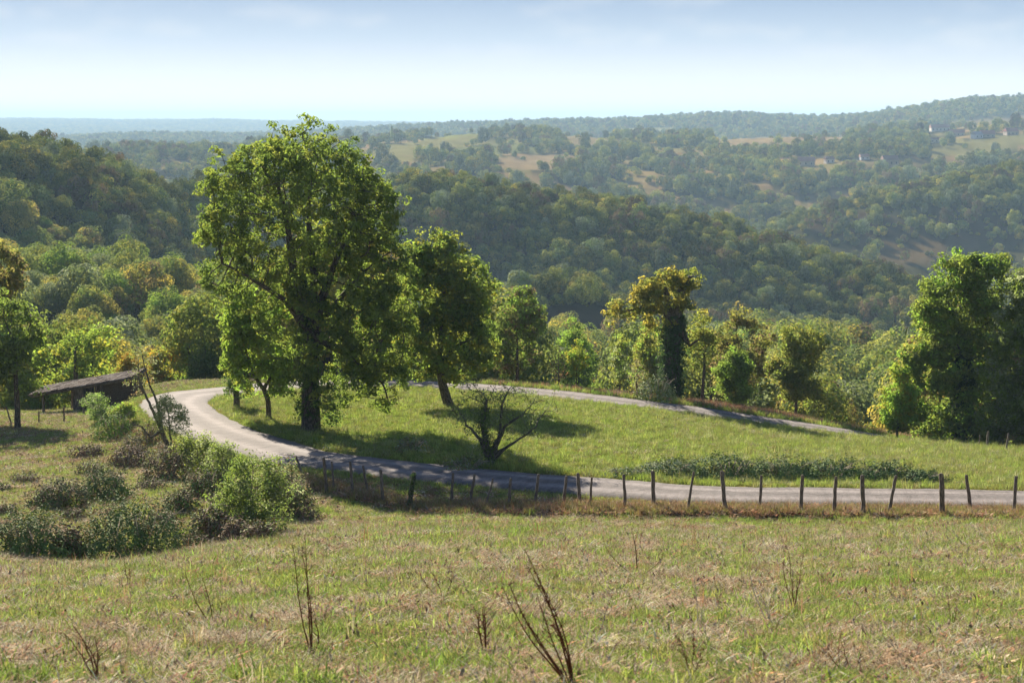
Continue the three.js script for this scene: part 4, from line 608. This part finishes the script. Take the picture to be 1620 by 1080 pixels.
{
  const L = [[476, 747, 468, 722, 4], [517, 782, 513, 723, 5.2], [528, 778, 525, 730, 3.2], [558, 785, 554, 730, 4.6], [582, 782, 575, 736, 4.2], [606, 798, 602, 744, 5], [647, 808, 655, 748, 8], [714, 798, 717, 748, 4.6], [743, 798, 751, 750, 4.6], [767, 807, 780, 757, 3.4], [805, 805, 808, 757, 4.8], [845, 802, 852, 750, 4.8], [891, 802, 896, 752, 5], [918, 800, 914, 748, 5.8], [934, 802, 936, 755, 3.8], [989, 808, 987, 751, 5.2], [1034, 805, 1032, 745, 6.6], [1087, 812, 1097, 745, 4.2], [1148, 812, 1142, 746, 6.8], [1202, 810, 1204, 752, 4.8], [1267, 813, 1268, 750, 6.4], [1320, 815, 1321, 753, 5.8], [1367, 817, 1363, 751, 7], [1406, 815, 1417, 752, 5.4], [1492, 818, 1486, 748, 8.4], [1537, 812, 1526, 750, 5.8], [1604, 815, 1607, 753, 5.6]];
  const wirePts = [];
  L.forEach(([bx, by, tx, ty, w], k) => {
    const [g, geo, H, rad] = postMesh(500 + k, bx, by, tx, ty, w), d = tx - bx, ivy = k === 6, n = k - 6;
    const look = ivy ? 'stout dark fence post with ivy-shaggy top beside the road' : `${w < 4 ? 'thin' : w > 6 ? 'thick' : 'medium'} ${Math.abs(d) < 3 ? 'upright' : 'leaning'} grey fence post, ${n < 0 ? ordinal[-n - 1] + ' on the bend side of' : ordinal[n - 1] + ' past'} the ivy-topped post`;
    wirePts.push([g.x, g.y, g.z, H, (tx - bx) * g.D / FPX]);
    const o = thing('fence_post', look, 'post', [g.x, g.y, g.z], 0, 'roadside fence posts');
    part('post', geo, woodMat, o);
    if (ivy) part('ivy', ivySleeve(88, [[0, 0.2, 0, rad * 1.2], [(tx - bx) * g.D / FPX * 0.6, H * 0.6, 0, rad * 1.1], [(tx - bx) * g.D / FPX, H, 0, rad * 1.5]], 420, 0.06, C.ivy).geometry(), leafMat, o);
  });
  const wireMat = new THREE.MeshPhysicalMaterial({ name: 'rusty wire', color: new THREE.Color(0.12, 0.10, 0.085), roughness: 0.7 });
  [[0.86, 'top wire strand stapled along the roadside posts'], [0.56, 'middle wire strand stapled along the roadside posts'], [0.28, 'lowest wire strand stapled along the roadside posts']].forEach(([f, label], s) => {
    const t = new Tubes(), pts = [], r = mulberry(580 + s); wirePts.forEach((p, i) => { if (i) { const q = wirePts[i - 1]; pts.push([(p[0] + q[0]) / 2 + (p[4] + q[4]) * f / 2, (p[1] + q[1]) / 2 + (p[3] + q[3]) / 2 * f - 0.03 - r() * 0.06, (p[2] + q[2]) / 2 + 0.06, 0.0032]); } pts.push([p[0] + p[4] * f, p[1] + p[3] * f, p[2] + 0.08, 0.0032]); });
    t.path(pts, 4, false); part('strand', t.geometry(), wireMat, thing('fence_wire', label, 'wire', [0, 0, 0], 0, 'fence wires'));
  });
  [[61, 670, 61, 651, 2.4, 'dark field post nearest the straight walnut trunk'], [101, 668, 101, 644, 3, 'field post in the middle of the row below the shed'], [132, 656, 131, 626, 3.2, 'tall field post next to the bush hiding the shed'], [18, 673, 9, 643, 2.6, 'thin slanting stake beside the walnut trunk']].forEach(([bx, by, tx, ty, w, label], k) => { const [g, geo] = postMesh(540 + k, bx, by, tx, ty, w); part('post', geo, woodMat, thing('field_post', label, 'post', [g.x, g.y, g.z], 0, 'posts below the shed')); });
  [[1535, 701, 1538, 678, 4, 'leaning grey stake behind the fallen white log'], [1550, 706, 1550, 688, 2, 'short thin corner post among leaves'], [1562, 708, 1564, 683, 4, 'stout corner post under the ivied oak'], [1593, 712, 1596, 686, 3.6, 'corner post standing closest to the frame edge']].forEach(([bx, by, tx, ty, w, label], k) => { const [g, geo] = postMesh(550 + k, bx, by, tx, ty, w); part('post', geo, woodMat, thing('corner_post', label, 'post', [g.x, g.y, g.z], 0, 'posts at the meadow corner')); });
  const a = onGround(1506, 697), b = onGround(1532, 703), t = new Tubes(); t.path([[0, 0.25, 0, 0.05], [(b.x - a.x) * 0.5, (b.y - a.y) * 0.5 + 0.18, 0, 0.055], [b.x - a.x, b.y - a.y + 0.06, 0.1, 0.04]], 7);
  part('stem', t.geometry(), new THREE.MeshStandardMaterial({ color: new THREE.Color(0.62, 0.58, 0.5), roughness: 0.9, map: barkTex }), thing('fallen_log', 'bleached white log lying at the far meadow corner', 'log', [a.x, a.y, a.z]));
}
{ // open shed with a sloping tiled roof
  const D = 112, s = D / FPX, g0 = atDepth(135, D), Yp = (py) => at(135, py, D)[1] - g0.y, X = (px) => (px - 135) * s;
  const o = thing('open_shed', 'low open-fronted shed with sloping tiled roof and stone end wall', 'shed', [g0.x, g0.y, g0.z], -0.12);
  const gy = (px, dz = 0) => heightAt(g0.x + X(px), D + dz) - g0.y;
  const stoneTex = (() => { const S = 512, cv = document.createElement('canvas'); cv.width = cv.height = S; const x = cv.getContext('2d'), r = mulberry(61); x.fillStyle = 'rgb(70,62,54)'; x.fillRect(0, 0, S, S); for (let i = 0; i < 9000; i++) { const v = 70 + r() * 90; x.fillStyle = `rgba(${v | 0},${v * 0.92 | 0},${v * 0.82 | 0},0.5)`; x.fillRect(r() * S, r() * S, 1 + r() * 4, 1 + r() * 3); } const t = new THREE.CanvasTexture(cv); t.colorSpace = THREE.SRGBColorSpace; t.wrapS = t.wrapT = THREE.RepeatWrapping; return t; })();
  const stoneMat = new THREE.MeshPhysicalMaterial({ name: 'rubble stone', specularIntensity: 0.25, map: stoneTex, color: new THREE.Color(1.5, 1.4, 1.25), roughness: 1 }), tileMat = new THREE.MeshPhysicalMaterial({ name: 'old clay tile', specularIntensity: 0.25, vertexColors: true, roughness: 0.9 });
  const box = (x0, x1, y0, y1, z0, z1) => { const b = new THREE.BoxGeometry(x1 - x0, y1 - y0, z1 - z0); b.translate((x0 + x1) / 2, (y0 + y1) / 2, (z0 + z1) / 2); return b; };
  const xl = X(52), xr = X(222), roofY = (x) => lerp(Yp(621), Yp(590), (x - xl) / (xr - xl)), ZF = 1.3, ZB = -1.7;
  { // stone end wall, its stones set one by one on the face
    const w = part('end_wall', (() => { const x0 = X(168), x1 = X(216), gg = box(x0, x1, -1.5, 0, ZB + 0.3, ZF - 0.5), p = gg.attributes.position; for (let i = 0; i < p.count; i++) if (p.getY(i) > -0.5) p.setY(i, roofY(p.getX(i)) - 0.16); return gg; })(), stoneMat, o);
    const r = mulberry(64), gs = []; for (let v = 0; v < 9; v++) for (let x = X(168); x < X(215);) { const l = 0.14 + r() * 0.2, top = roofY(x) - 0.25, y = gy(200) + v * 0.17; if (y + 0.15 < top) { const b = new THREE.BoxGeometry(l - 0.02, 0.145, 0.05 + r() * 0.05); b.rotateZ((r() - 0.5) * 0.12); b.translate(x + l / 2, y + 0.08, ZF - 0.5 + 0.01); gs.push(b); } x += l; }
    const st = part('wall_stones', mergeGeometries(gs), stoneMat, w); st.userData.kind = 'stuff';
  }
  part('back_wall', box(X(134), X(167), -1.2, roofY(X(134)) - 0.2, ZB + 0.1, ZB + 0.25), woodMat, o);
  part('partition', box(X(118), X(134), -1.2, roofY(X(118)) - 0.14, ZB + 0.35, ZF - 0.5), woodMat, o);
  for (const [px, dz] of [[71, ZF - 0.25], [98, ZB + 0.5], [166, ZF - 0.35]]) { const t = new Tubes(); t.path([[0, gy(px) - 0.4, 0, 0.1], [0.02, roofY(X(px)) * 0.5, 0, 0.09], [0, roofY(X(px)) - 0.15, 0, 0.085]], 7); const gg = t.geometry(); gg.translate(X(px), 0, dz); part('post', gg, woodMat, o); }
  const slope = Math.atan2(roofY(xr) - roofY(xl), xr - xl), len = Math.hypot(xr - xl, roofY(xr) - roofY(xl));
  const beam = (z, dy, h) => { const b = new THREE.BoxGeometry(len - 0.2, h, 0.12); b.rotateZ(slope); b.translate((xl + xr) / 2, (roofY(xl) + roofY(xr)) / 2 + dy, z); return b; };
  for (const z of [ZF - 0.25, -0.3, ZB + 0.4]) part('beam', beam(z, -0.16, 0.14), woodMat, o);
  const roof = part('roof', (() => { const b = new THREE.BoxGeometry(len, 0.06, ZF - ZB); b.rotateX(0.06); b.rotateZ(slope); b.translate((xl + xr) / 2, (roofY(xl) + roofY(xr)) / 2 - 0.04, (ZF + ZB) / 2); return b; })(), woodMat, o);
  { const r = mulberry(65), gs = []; const cyl = new THREE.CylinderGeometry(0.1, 0.085, 0.46, 6, 1, true, -Math.PI / 2, Math.PI);
    for (let z = ZB + 0.1; z < ZF; z += 0.205) for (let u = 0.1; u < len; u += 0.4) { const c = cyl.clone(); c.rotateY(-Math.PI / 2); c.rotateZ(-Math.PI / 2); c.rotateX((r() - 0.5) * 0.2); c.translate(u - len / 2 + (r() - 0.5) * 0.05, 0.02 + (r() < 0.08 ? 0.03 : 0), z + (r() - 0.5) * 0.03); const k = r(), col = k < 0.5 ? [0.10, 0.07, 0.055] : k < 0.85 ? [0.14, 0.11, 0.095] : [0.22, 0.19, 0.165], n = c.attributes.position.count; c.setAttribute('color', new THREE.Float32BufferAttribute(Array.from({ length: n * 3 }, (_, i) => col[i % 3]), 3)); gs.push(c); }
    const m = mergeGeometries(gs); m.rotateX(0.06); m.rotateZ(slope); m.translate((xl + xr) / 2, (roofY(xl) + roofY(xr)) / 2, 0); const t = part('roof_tiles', m, tileMat, roof); t.userData.kind = 'stuff'; }
  const rail = new Tubes(); rail.path([[0, 0.55, 0, 0.05], [1.1, 0.95, 0.1, 0.05]], 6); const g1 = onGround(104, 640); part('pole', rail.geometry(), new THREE.MeshStandardMaterial({ color: new THREE.Color(0.5, 0.47, 0.42), roughness: 0.9, map: barkTex }), thing('leaning_pole', 'pale pole propped in the shed opening', 'pole', [g1.x - 1.0, g1.y, g1.z]));
}
{ // farm houses of the far hamlet
  const wallC = { white: [0.62, 0.58, 0.52], cream: [0.45, 0.37, 0.29], stone: [0.3, 0.25, 0.2], pale: [0.5, 0.52, 0.55] }, roofC = { pink: [0.36, 0.19, 0.14], brown: [0.22, 0.13, 0.1], grey: [0.3, 0.29, 0.3], red: [0.33, 0.14, 0.1] };
  const pane = new THREE.MeshStandardMaterial({ name: 'dark window', color: new THREE.Color(0.03, 0.035, 0.04), roughness: 0.3 });
  const mats = new Map(), mm = (c) => mats.get(c) ?? mats.set(c, new THREE.MeshStandardMaterial({ color: new THREE.Color(...c), roughness: 0.95 })).get(c);
  const house = (label, px, py, wpx, hpx, wall, roof, turn, rise = 0.45) => {
    const g = onGround(px, py, 1250, 2700), s = g.D / FPX, w = wpx * s, h = hpx * s, d = Math.min(w * 0.7, 9), o = thing('farmhouse', label, 'house', [g.x, g.y, g.z], turn, 'houses of the far hamlet');
    const b = new THREE.BoxGeometry(w, h + 3, d); b.translate(0, h / 2 - 1.5, 0); part('wall', b, mm(wallC[wall]), o);
    const sh = new THREE.Shape([new THREE.Vector2(-d / 2 - 0.6, 0), new THREE.Vector2(d / 2 + 0.6, 0), new THREE.Vector2(0, d * rise)]), e = new THREE.ExtrudeGeometry(sh, { depth: w + 0.8, bevelEnabled: false }); e.rotateY(Math.PI / 2); e.translate(-w / 2 - 0.4, h + 0.01, 0);
    const rf = part('roof', e, mm(roofC[roof]), o); const c = new THREE.BoxGeometry(0.9, 2, 0.9); c.translate(w * 0.3, h + d * rise * 0.8, 0); part('chimney', c, mm(wallC.stone), rf);
    const n = Math.max(2, Math.round(w / 4.5)); for (let k = 0; k < n; k++) { const q = new THREE.BoxGeometry(1.1, Math.min(1.7, h * 0.4), 0.12); q.translate(-w / 2 + (k + 0.5) * w / n, h * 0.5, d / 2 + 0.05); part('window', q, pane, o); }
  };
  house('long whitewashed farmhouse highest in the hamlet', 1487, 207, 30, 5, 'white', 'pink', 0.1);
  house('pink-roofed house just below the whitewashed farmhouse', 1514, 215, 24, 5, 'cream', 'pink', -0.3);
  house('pale grey gabled barn at the open end of the hamlet', 1546, 219, 16, 6, 'pale', 'grey', 0.5);
  house('low red-roofed barn joined beside the pale grey one', 1562, 217, 22, 5, 'stone', 'red', 0.0);
  house('small white cottage at the edge of the sloping green field', 1480, 225, 12, 4, 'white', 'brown', -0.4);
  house('brown-roofed stone barn alone below the hamlet', 1408, 262, 24, 9, 'stone', 'brown', 0.15);
  house('pink-roofed farm among trees lower down the slope', 1276, 262, 26, 7, 'cream', 'pink', -0.25);
  house('small cream house beside the pink-roofed farm', 1312, 258, 14, 6, 'white', 'brown', 0.3);
  house('low roof half hidden at the hamlet border of the frame', 1600, 214, 20, 6, 'cream', 'red', 0.2);
  house('grey-roofed shed among fields under the hamlet', 1368, 252, 14, 4, 'pale', 'pink', 0.1);
  { const g = onGround(620, 225, 1250, 2700), lv = new Leaves(mulberry(70)); for (let k = 0; k < 16; k++) lv.clump(0, 1.5 + k, 0, 1.9 * Math.sin((k + 2) / 18 * 3.1) + 0.2, 1.2, 80, 0.7, 0.7, C.oak, 0.4); const o = thing('poplar_tree', 'slim columnar poplar standing alone on the plateau', 'tree', [g.x, g.y, g.z]); part('trunk', simpleTrunk(71, 12, 0.3, 0, 0), barkMat, o); part('crown', lv.geometry(), leafMat, o); }
  const G = 'single trees dotted in the far fields';
  [[1232, 230, 5.2, 1, 'dark round tree in the middle of the wide tan field'], [1281, 226, 4.2, 2, 'small tree at the hamlet end of the wide tan field'], [1146, 227, 4, 0, 'little tree at the wooded end of the wide tan field'], [1505, 372, 6, 5, 'pale grey-leaved tree on the brown slope'], [896, 250, 3, 3, 'tiny dark tree in the ploughed strip'], [950, 236, 6, 0, 'round tree at the edge of the brown plateau field'], [1420, 382, 2.2, 6, 'lone dark bush on the pale field corner']].forEach(([px, py, size, k, label], i) => { const g = onGround(px, py, py > 300 ? 860 : 1250, 2700), m = size * g.D / FPX * 3 / 9.5, o = thing('field_tree', label, 'tree', [g.x, g.y - 0.2, g.z], i, G); part('crown', farKinds[k], leafMat, o); part('trunk', crownKinds[0].trunk, barkMat, o); o.scale.setScalar(m); });
  { const g = onGround(337, 196, 5500, 12000), o = thing('hill_tower', 'tiny tower on the farthest hazy hill', 'tower', [g.x, g.y, g.z]), b = new THREE.BoxGeometry(11, 26, 11), c = new THREE.ConeGeometry(9, 10, 4); b.translate(0, 11, 0); c.rotateY(0.78); c.translate(0, 29, 0); part('shaft', b, mm(wallC.stone), o); part('roof', c, mm(roofC.grey), o); }
}
// ---------- grass, thatch and weeds ----------
function tuftGeo(seed, o) { // blades from one root; lying = 0 upright .. 1 flat
  const r = mulberry(seed), p = [], c = [], ix = [];
  for (let k = 0; k < o.blades; k++) {
    const a = r() * 6.2832, b = r() * 6.2832, q = Math.sqrt(r()) * o.spread, x0 = Math.cos(b) * q, z0 = Math.sin(b) * q, L = o.len * (0.5 + r() * 0.8), w = o.wide * (0.7 + r() * 0.6) / 2, ly = clamp(o.lying + (r() - 0.5) * 0.5, 0.02, 0.98), up = Math.cos(ly * 1.5), out = Math.sin(ly * 1.5), bend = 0.25 + r() * 0.4;
    const dx = Math.cos(a), dz = Math.sin(a), sx = -dz * w, sz = dx * w, n = p.length / 3, y0 = o.lift ? r() * o.lift : -0.01;
    p.push(x0 - sx, y0, z0 - sz, x0 + sx, y0, z0 + sz, x0 + dx * L * out * 0.45 + sx * 0.8, y0 + L * up * 0.55, z0 + dz * L * out * 0.45 + sz * 0.8, x0 + dx * L * out * 0.45 - sx * 0.8, y0 + L * up * 0.55, z0 + dz * L * out * 0.45 - sz * 0.8, x0 + dx * L * (out + bend * up * 0.5), y0 + L * up * (1 - bend * 0.2), z0 + dz * L * (out + bend * up * 0.5));
    ix.push(n, n + 1, n + 2, n, n + 2, n + 3, n + 3, n + 2, n + 4);
    const v = 0.7 + r() * 0.6, y = (r() - 0.5) * 0.25; for (let j = 0; j < 5; j++) c.push(v * (1 + y), v, v * (1 - y * 0.5));
  }
  const g = new THREE.BufferGeometry(); g.setAttribute('position', new THREE.Float32BufferAttribute(p, 3)); g.setAttribute('color', new THREE.Float32BufferAttribute(c, 3)); g.setIndex(ix); return g;
}
const grassMat = new THREE.MeshPhysicalMaterial({ name: 'grass', vertexColors: true, roughness: 1, transmission: 0.4, thickness: 0, side: THREE.DoubleSide, specularIntensity: 0.15 });
const strawMat = new THREE.MeshPhysicalMaterial({ name: 'straw', vertexColors: true, roughness: 1, side: THREE.DoubleSide, specularIntensity: 0.08 });
const T = {
  green: [0, 1, 2, 3].map((k) => tuftGeo(600 + k, { blades: 20, spread: 0.09, len: 0.13, wide: 0.007, lying: 0.35 })),
  sward: [0, 1, 2].map((k) => tuftGeo(610 + k, { blades: 26, spread: 0.22, len: 0.22, wide: 0.016, lying: 0.4 })),
  straw: [0, 1, 2, 3].map((k) => tuftGeo(620 + k, { blades: 14, spread: 0.12, len: 0.2, wide: 0.006, lying: 0.88, lift: 0.05 })),
  litter: [0, 1, 2].map((k) => tuftGeo(630 + k, { blades: 12, spread: 0.14, len: 0.09, wide: 0.03, lying: 0.8, lift: 0.05 })),
  stems: [0, 1, 2].map((k) => tuftGeo(640 + k, { blades: 7, spread: 0.12, len: 0.34, wide: 0.006, lying: 0.2 })),
  tall: [0, 1, 2].map((k) => tuftGeo(650 + k, { blades: 24, spread: 0.2, len: 0.42, wide: 0.016, lying: 0.3 })),
};
const cover = new Map();
const lay = (stuff, type, x, y, D, r, s, c) => { const a = cover.get(stuff) ?? cover.set(stuff, new Map()).get(stuff), k = Math.floor(r() * T[type].length), key = type + k, l = a.get(key) ?? a.set(key, { g: T[type][k], type, m: [], c: [] }).get(key), v = 0.75 + r() * 0.5; l.m.push(mat4(x, y, -D, r() * 6.28, s, s * (0.8 + r() * 0.4))); l.c.push([c[0] * v, c[1] * v, c[2] * v]); };
const GR = [[0.225, 0.335, 0.05], [0.295, 0.375, 0.068], [0.170, 0.263, 0.041], [0.306, 0.330, 0.081]], ST = [[0.253, 0.189, 0.105], [0.191, 0.135, 0.079], [0.328, 0.271, 0.165], [0.150, 0.099, 0.060], [0.461, 0.424, 0.300], [0.372, 0.297, 0.205]], RU = [[0.248, 0.108, 0.057], [0.199, 0.099, 0.062], [0.315, 0.166, 0.083]];
{
  const r = mulberry(700), step = (D) => D < 18 ? 0.075 : D < 30 ? 0.1 : D < 45 ? 0.13 : 0.17;
  for (let D = 8; D < 61; D += step(D)) for (let x = -0.37 * D - 3; x < 0.40 * D + 5; x += step(D)) {
    const xx = x + (r() - 0.5) * step(D), dd = D + (r() - 0.5) * step(D), k = r();
    if (dd > 52) { const [d, p] = roadNear(xx, dd); if (d < p.w / 2 + 0.12 || inside(meadowPoly, xx, dd)) continue; }
    const g = grassTint(xx, dd), fine = fbm(xx * 1.7, dd * 1.7, 2), y = heightAt(xx, dd), big = dd > 30 ? 1.35 : 1.05;
    const wantGreen = clamp(0.78 + (g - 0.5) * 1.3 + fine * 1.0, 0.06, 1.1);
    if (k < wantGreen * 0.74) lay('field_grass', 'green', xx, y, dd, r, big * (0.6 + g * 0.4 + (r() < 0.06 ? 0.7 : 0)), mixc(pick(r, GR), pick(r, ST), r() * 0.18));
    else if (k < 0.84) lay('field_thatch', 'straw', xx, y, dd, r, big, mixc(pick(r, ST), pick(r, RU), clamp(0.15 + fbm(xx / 2.2 + 40, dd / 1.8, 2) * 2.2, 0, 1) * 0.3));
    else if (k < 0.935) lay('field_thatch', 'litter', xx, y, dd, r, big, mixc(pick(r, RU), pick(r, ST), r()));
    else if (k < 0.955) lay('field_stems', 'stems', xx, y, dd, r, big * (0.5 + r() * 0.6), mixc(pick(r, RU), pick(r, ST), r()));
  }
  // dry weeds and leaf litter along the roadside posts
  for (let i = 0; i < 15000; i++) {
    const px = 470 + r() * 1200, t = (px - 470) / 1200, py = (px < 650 ? lerp(762, 806, (px - 470) / 180) : lerp(806, 814, (px - 650) / 970)) + (r() + r() - 1) * 10, g = onGround(px, py, 52, 80), [d, p] = roadNear(g.x, g.D); if (d < p.w / 2 + 0.3) continue;
    const k = r(), n = fbm(g.x / 1.5, g.D / 1.5, 2);
    if (k < 0.4 + n * 0.5) lay('fence_line_weeds', 'litter', g.x, g.y + 0.02, g.D, r, 1.3 + r(), mixc(pick(r, RU), pick(r, ST), r() * 0.7)); else if (k < 0.7) lay('fence_line_weeds', 'tall', g.x, g.y, g.D, r, 0.5 + r() * 0.35, mixc(pick(r, GR), pick(r, RU), r() * 0.9)); else lay('fence_line_weeds', 'stems', g.x, g.y, g.D, r, 0.8 + r() * 0.7, mixc(pick(r, RU), pick(r, ST), r()));
  }
}
{ // meadow, verges and the little field below the shed
  const r = mulberry(720);
  for (let D = 60; D < 124; D += 0.24) for (let x = -0.38 * D - 2; x < 0.46 * D + 2; x += 0.24) {
    const xx = x + (r() - 0.5) * 0.24, dd = D + (r() - 0.5) * 0.24, k = r(), [d, p] = roadNear(xx, dd), e = d - p.w / 2; if (e < 0.05 - 0.3 * Math.max(0, noise(xx * 1.3, dd * 1.3))) continue;
    const meadow = inside(meadowPoly, xx, dd), y = heightAt(xx, dd), g = grassTint(xx, dd), fine = fbm(xx * 0.9, dd * 0.9, 2);
    if (meadow) {
      const verge = e < 0.9 && dd < 72;
      if (k < 0.75 + g * 0.25) lay('meadow_grass', verge || fine > 0.25 ? 'tall' : 'sward', xx, y, dd, r, verge ? 0.75 : 0.75 + fine * 0.4, mixc(mixc(pick(r, GR), [0.27, 0.335, 0.055], 0.4), pick(r, ST), clamp(0.55 - g * 0.6 + fine * 0.3 + (xx > 8 ? 0.15 : 0), 0, 0.75) * r())); else if (r() < 0.7) lay('meadow_grass', 'straw', xx, y, dd, r, 1.7, pick(r, ST));
    } else if (dd > 98 && xx > -2) { // russet bank past the lower lane
      lay('russet_bank_grass', k < 0.6 ? 'tall' : 'litter', xx, y, dd, r, 0.8 + r() * 0.4, e < 0.8 ? pick(r, GR) : mixc(pick(r, RU), pick(r, ST), r() * 0.8));
    } else {
      const verge = e < 0.9;
      if (verge || k < g + fine * 0.4 + 0.1) lay('verge_grass', 'sward', xx, y, dd, r, verge ? 0.8 : 0.75, mixc(pick(r, GR), pick(r, ST), r() * 0.3)); else lay('verge_grass', k < 0.8 ? 'straw' : 'litter', xx, y, dd, r, 1.6, mixc(pick(r, ST), pick(r, RU), r() * 0.6));
    }
  }
}
const COVER = { field_grass: ['short green grass growing through the mown hill field', 'grass'], field_thatch: ['pale straw and dead thatch lying over the hill field', 'straw'], field_stems: ['thin russet dead stems standing in the hill field', 'weeds'], fence_line_weeds: ['dry brown weeds and litter along the roadside posts', 'weeds'], meadow_grass: ['lush green meadow grass between the two lanes', 'grass'], russet_bank_grass: ['russet dead grass on the bank past the lower lane', 'grass'], verge_grass: ['patchy grass on the verges and the little field below the shed', 'grass'] };
for (const [name, kinds] of cover) {
  const o = new THREE.Group(); o.name = name; o.userData = { kind: 'stuff', label: COVER[name][0], category: COVER[name][1] }; scene.add(o); let n = 0;
  for (const l of kinds.values()) { const im = new THREE.InstancedMesh(l.g, l.type === 'straw' || l.type === 'litter' ? strawMat : grassMat, l.m.length), c = new THREE.Color(); l.m.forEach((m, i) => { im.setMatrixAt(i, m); im.setColorAt(i, c.setRGB(...l.c[i])); }); im.name = { green: 'grass_tuft', sward: 'grass_tuft', tall: 'grass_tuft', straw: 'straw', litter: 'dead_leaf', stems: 'dead_stem' }[l.type]; im.castShadow = im.receiveShadow = true; o.add(im); n += l.m.length; }
}
{ // tall dead weeds in the field, each stem on its own
  const W = [ // label, foot, [tip x, tip y, sag], radius
    ['tight upright bundle of tall dark dead stalks in the near field', [492, 1044], [[482, 852, 0], [478, 878, 4], [463, 866, -3], [486, 940, 2], [497, 985, 6]], 0.008],
    ['fan of long dark red stalks rising from the bottom frame edge', [906, 1092], [[828, 876, 6], [838, 890, 5], [802, 924, -6], [812, 950, -3], [866, 944, 2], [872, 985, 6], [834, 905, 9], [790, 930, -8], [850, 905, 8], [846, 940, -2]], 0.0075],
    ['short reddish dock stalk with seed heads beside the fanned stalks', [768, 1044], [[763, 958, 1], [766, 962, 1], [780, 1035, 3], [757, 975, -2]], 0.010],
    ['single dark stalk leaning over in the near field', [336, 992], [[295, 894, -4], [318, 905, 3], [350, 950, 3]], 0.007],
    ['curved dark stalks by the lower frame corner', [152, 1082], [[118, 984, 5], [130, 996, 6], [104, 1000, 3], [150, 1010, 2]], 0.008],
    ['cluster of slim reddish stems in the middle of the field', [1256, 966], [[1244, 862, 1], [1266, 862, 1], [1236, 884, -2], [1252, 900, 0], [1262, 905, 1]], 0.006],
    ['arching bramble whip with upright twin in the field centre', [1008, 914], [[996, 824, 2], [952, 848, -8], [1050, 872, 6], [1003, 850, 1]], 0.006],
    ['bleached branching twig lying upright near the reddish stems', [1218, 992], [[1186, 910, -3], [1200, 935, 2], [1212, 950, 1]], 0.008],
    ['thin lone dark stem beside the bleached twig', [1104, 1000], [[1096, 900, 1], [1108, 960, 2]], 0.005],
    ['small tangle of dark twigs left of the fanned stalks', [700, 952], [[664, 908, -2], [682, 900, 2], [716, 905, 2], [722, 930, 2]], 0.006],
    ['grey straight twig slanting beyond the fanned stalks', [942, 1014], [[966, 940, 1], [958, 975, 1]], 0.006],
    ['slight stalk with dark head by the bank brambles', [203, 930], [[197, 884, 0], [206, 900, 1]], 0.007],
    ['wiry stem pair near the far frame side of the field', [1505, 1000], [[1498, 940, 1], [1516, 950, 1]], 0.005],
    ['wispy dry stems at the bottom frame edge past the fanned stalks', [1090, 1080], [[1074, 1010, 2], [1098, 1000, 2], [1110, 1025, 2]], 0.005],
    ['short leaning twig cluster near the bottom frame corner', [1345, 1070], [[1310, 1035, -2], [1328, 1010, 1], [1360, 1030, 2]], 0.006],
    ['broken stalk in the upper field below the leafy shrub', [376, 905], [[366, 870, 1], [384, 875, 1]], 0.006],
    ['faint dead stems where the tree shadow meets the field', [640, 930], [[655, 880, 2], [630, 895, 1]], 0.005],
  ];
  const greyMat = new THREE.MeshPhysicalMaterial({ name: 'bleached twig', specularIntensity: 0.25, color: new THREE.Color(0.48, 0.43, 0.37), roughness: 0.95 });
  W.forEach(([label, [bx, by], tips, rad], k) => {
    const r = mulberry(760 + k), g = by > 1078 ? (() => { const q = onGround(bx, by, 4); return q; })() : onGround(bx, by, 6), s = g.D / FPX, o = thing('dead_weed', label, 'weed', [g.x, g.y, g.z], 0, 'tall dead weeds in the field'), mat = /bleached|grey/.test(label) ? greyMat : stalkMat;
    tips.forEach(([tx, ty, sag], i) => {
      const X = (tx - bx) * s, Yy = (by - ty) * s * 1.03, Z = (r() - 0.5) * Yy * 0.35, n = 7, pts = [], t = new Tubes();
      for (let j = 0; j <= n; j++) { const f = j / n, q = Math.sin(f * 3.14); pts.push([X * f + q * sag * s * 1.6 + (r() - 0.5) * 0.012, Yy * f, Z * f + (r() - 0.5) * 0.012, rad * (1 - f * 0.65)]); }
      pts[0][1] = -0.05; t.path(pts, 5);
      for (let j = 3; j <= n; j++) for (let h = 0; h < 2; h++) if (r() < 0.8) { const q = pts[j], a = r() * 6.28, l = 0.04 + r() * 0.17; t.path([[q[0], q[1], q[2], q[3] * 0.7], [q[0] + Math.cos(a) * l * 0.7, q[1] + l * (0.3 + r() * 0.5), q[2] + Math.sin(a) * l * 0.7, q[3] * 0.35]], 3); }
      const st = part('stem', t.geometry(), mat, o);
      if (/dock|fan|bundle|head/.test(label)) { const lv = new Leaves(mulberry(790 + k * 9 + i)); for (let j = 4; j <= n; j++) lv.clump(pts[j][0], pts[j][1], pts[j][2], 0.014, 0.025, 6, 0.016, 0.7, [0.15, 0.065, 0.035]); part('seed_head', lv.geometry(), strawMat, st); }
    });
  });
}
renderer.render(scene, camera);
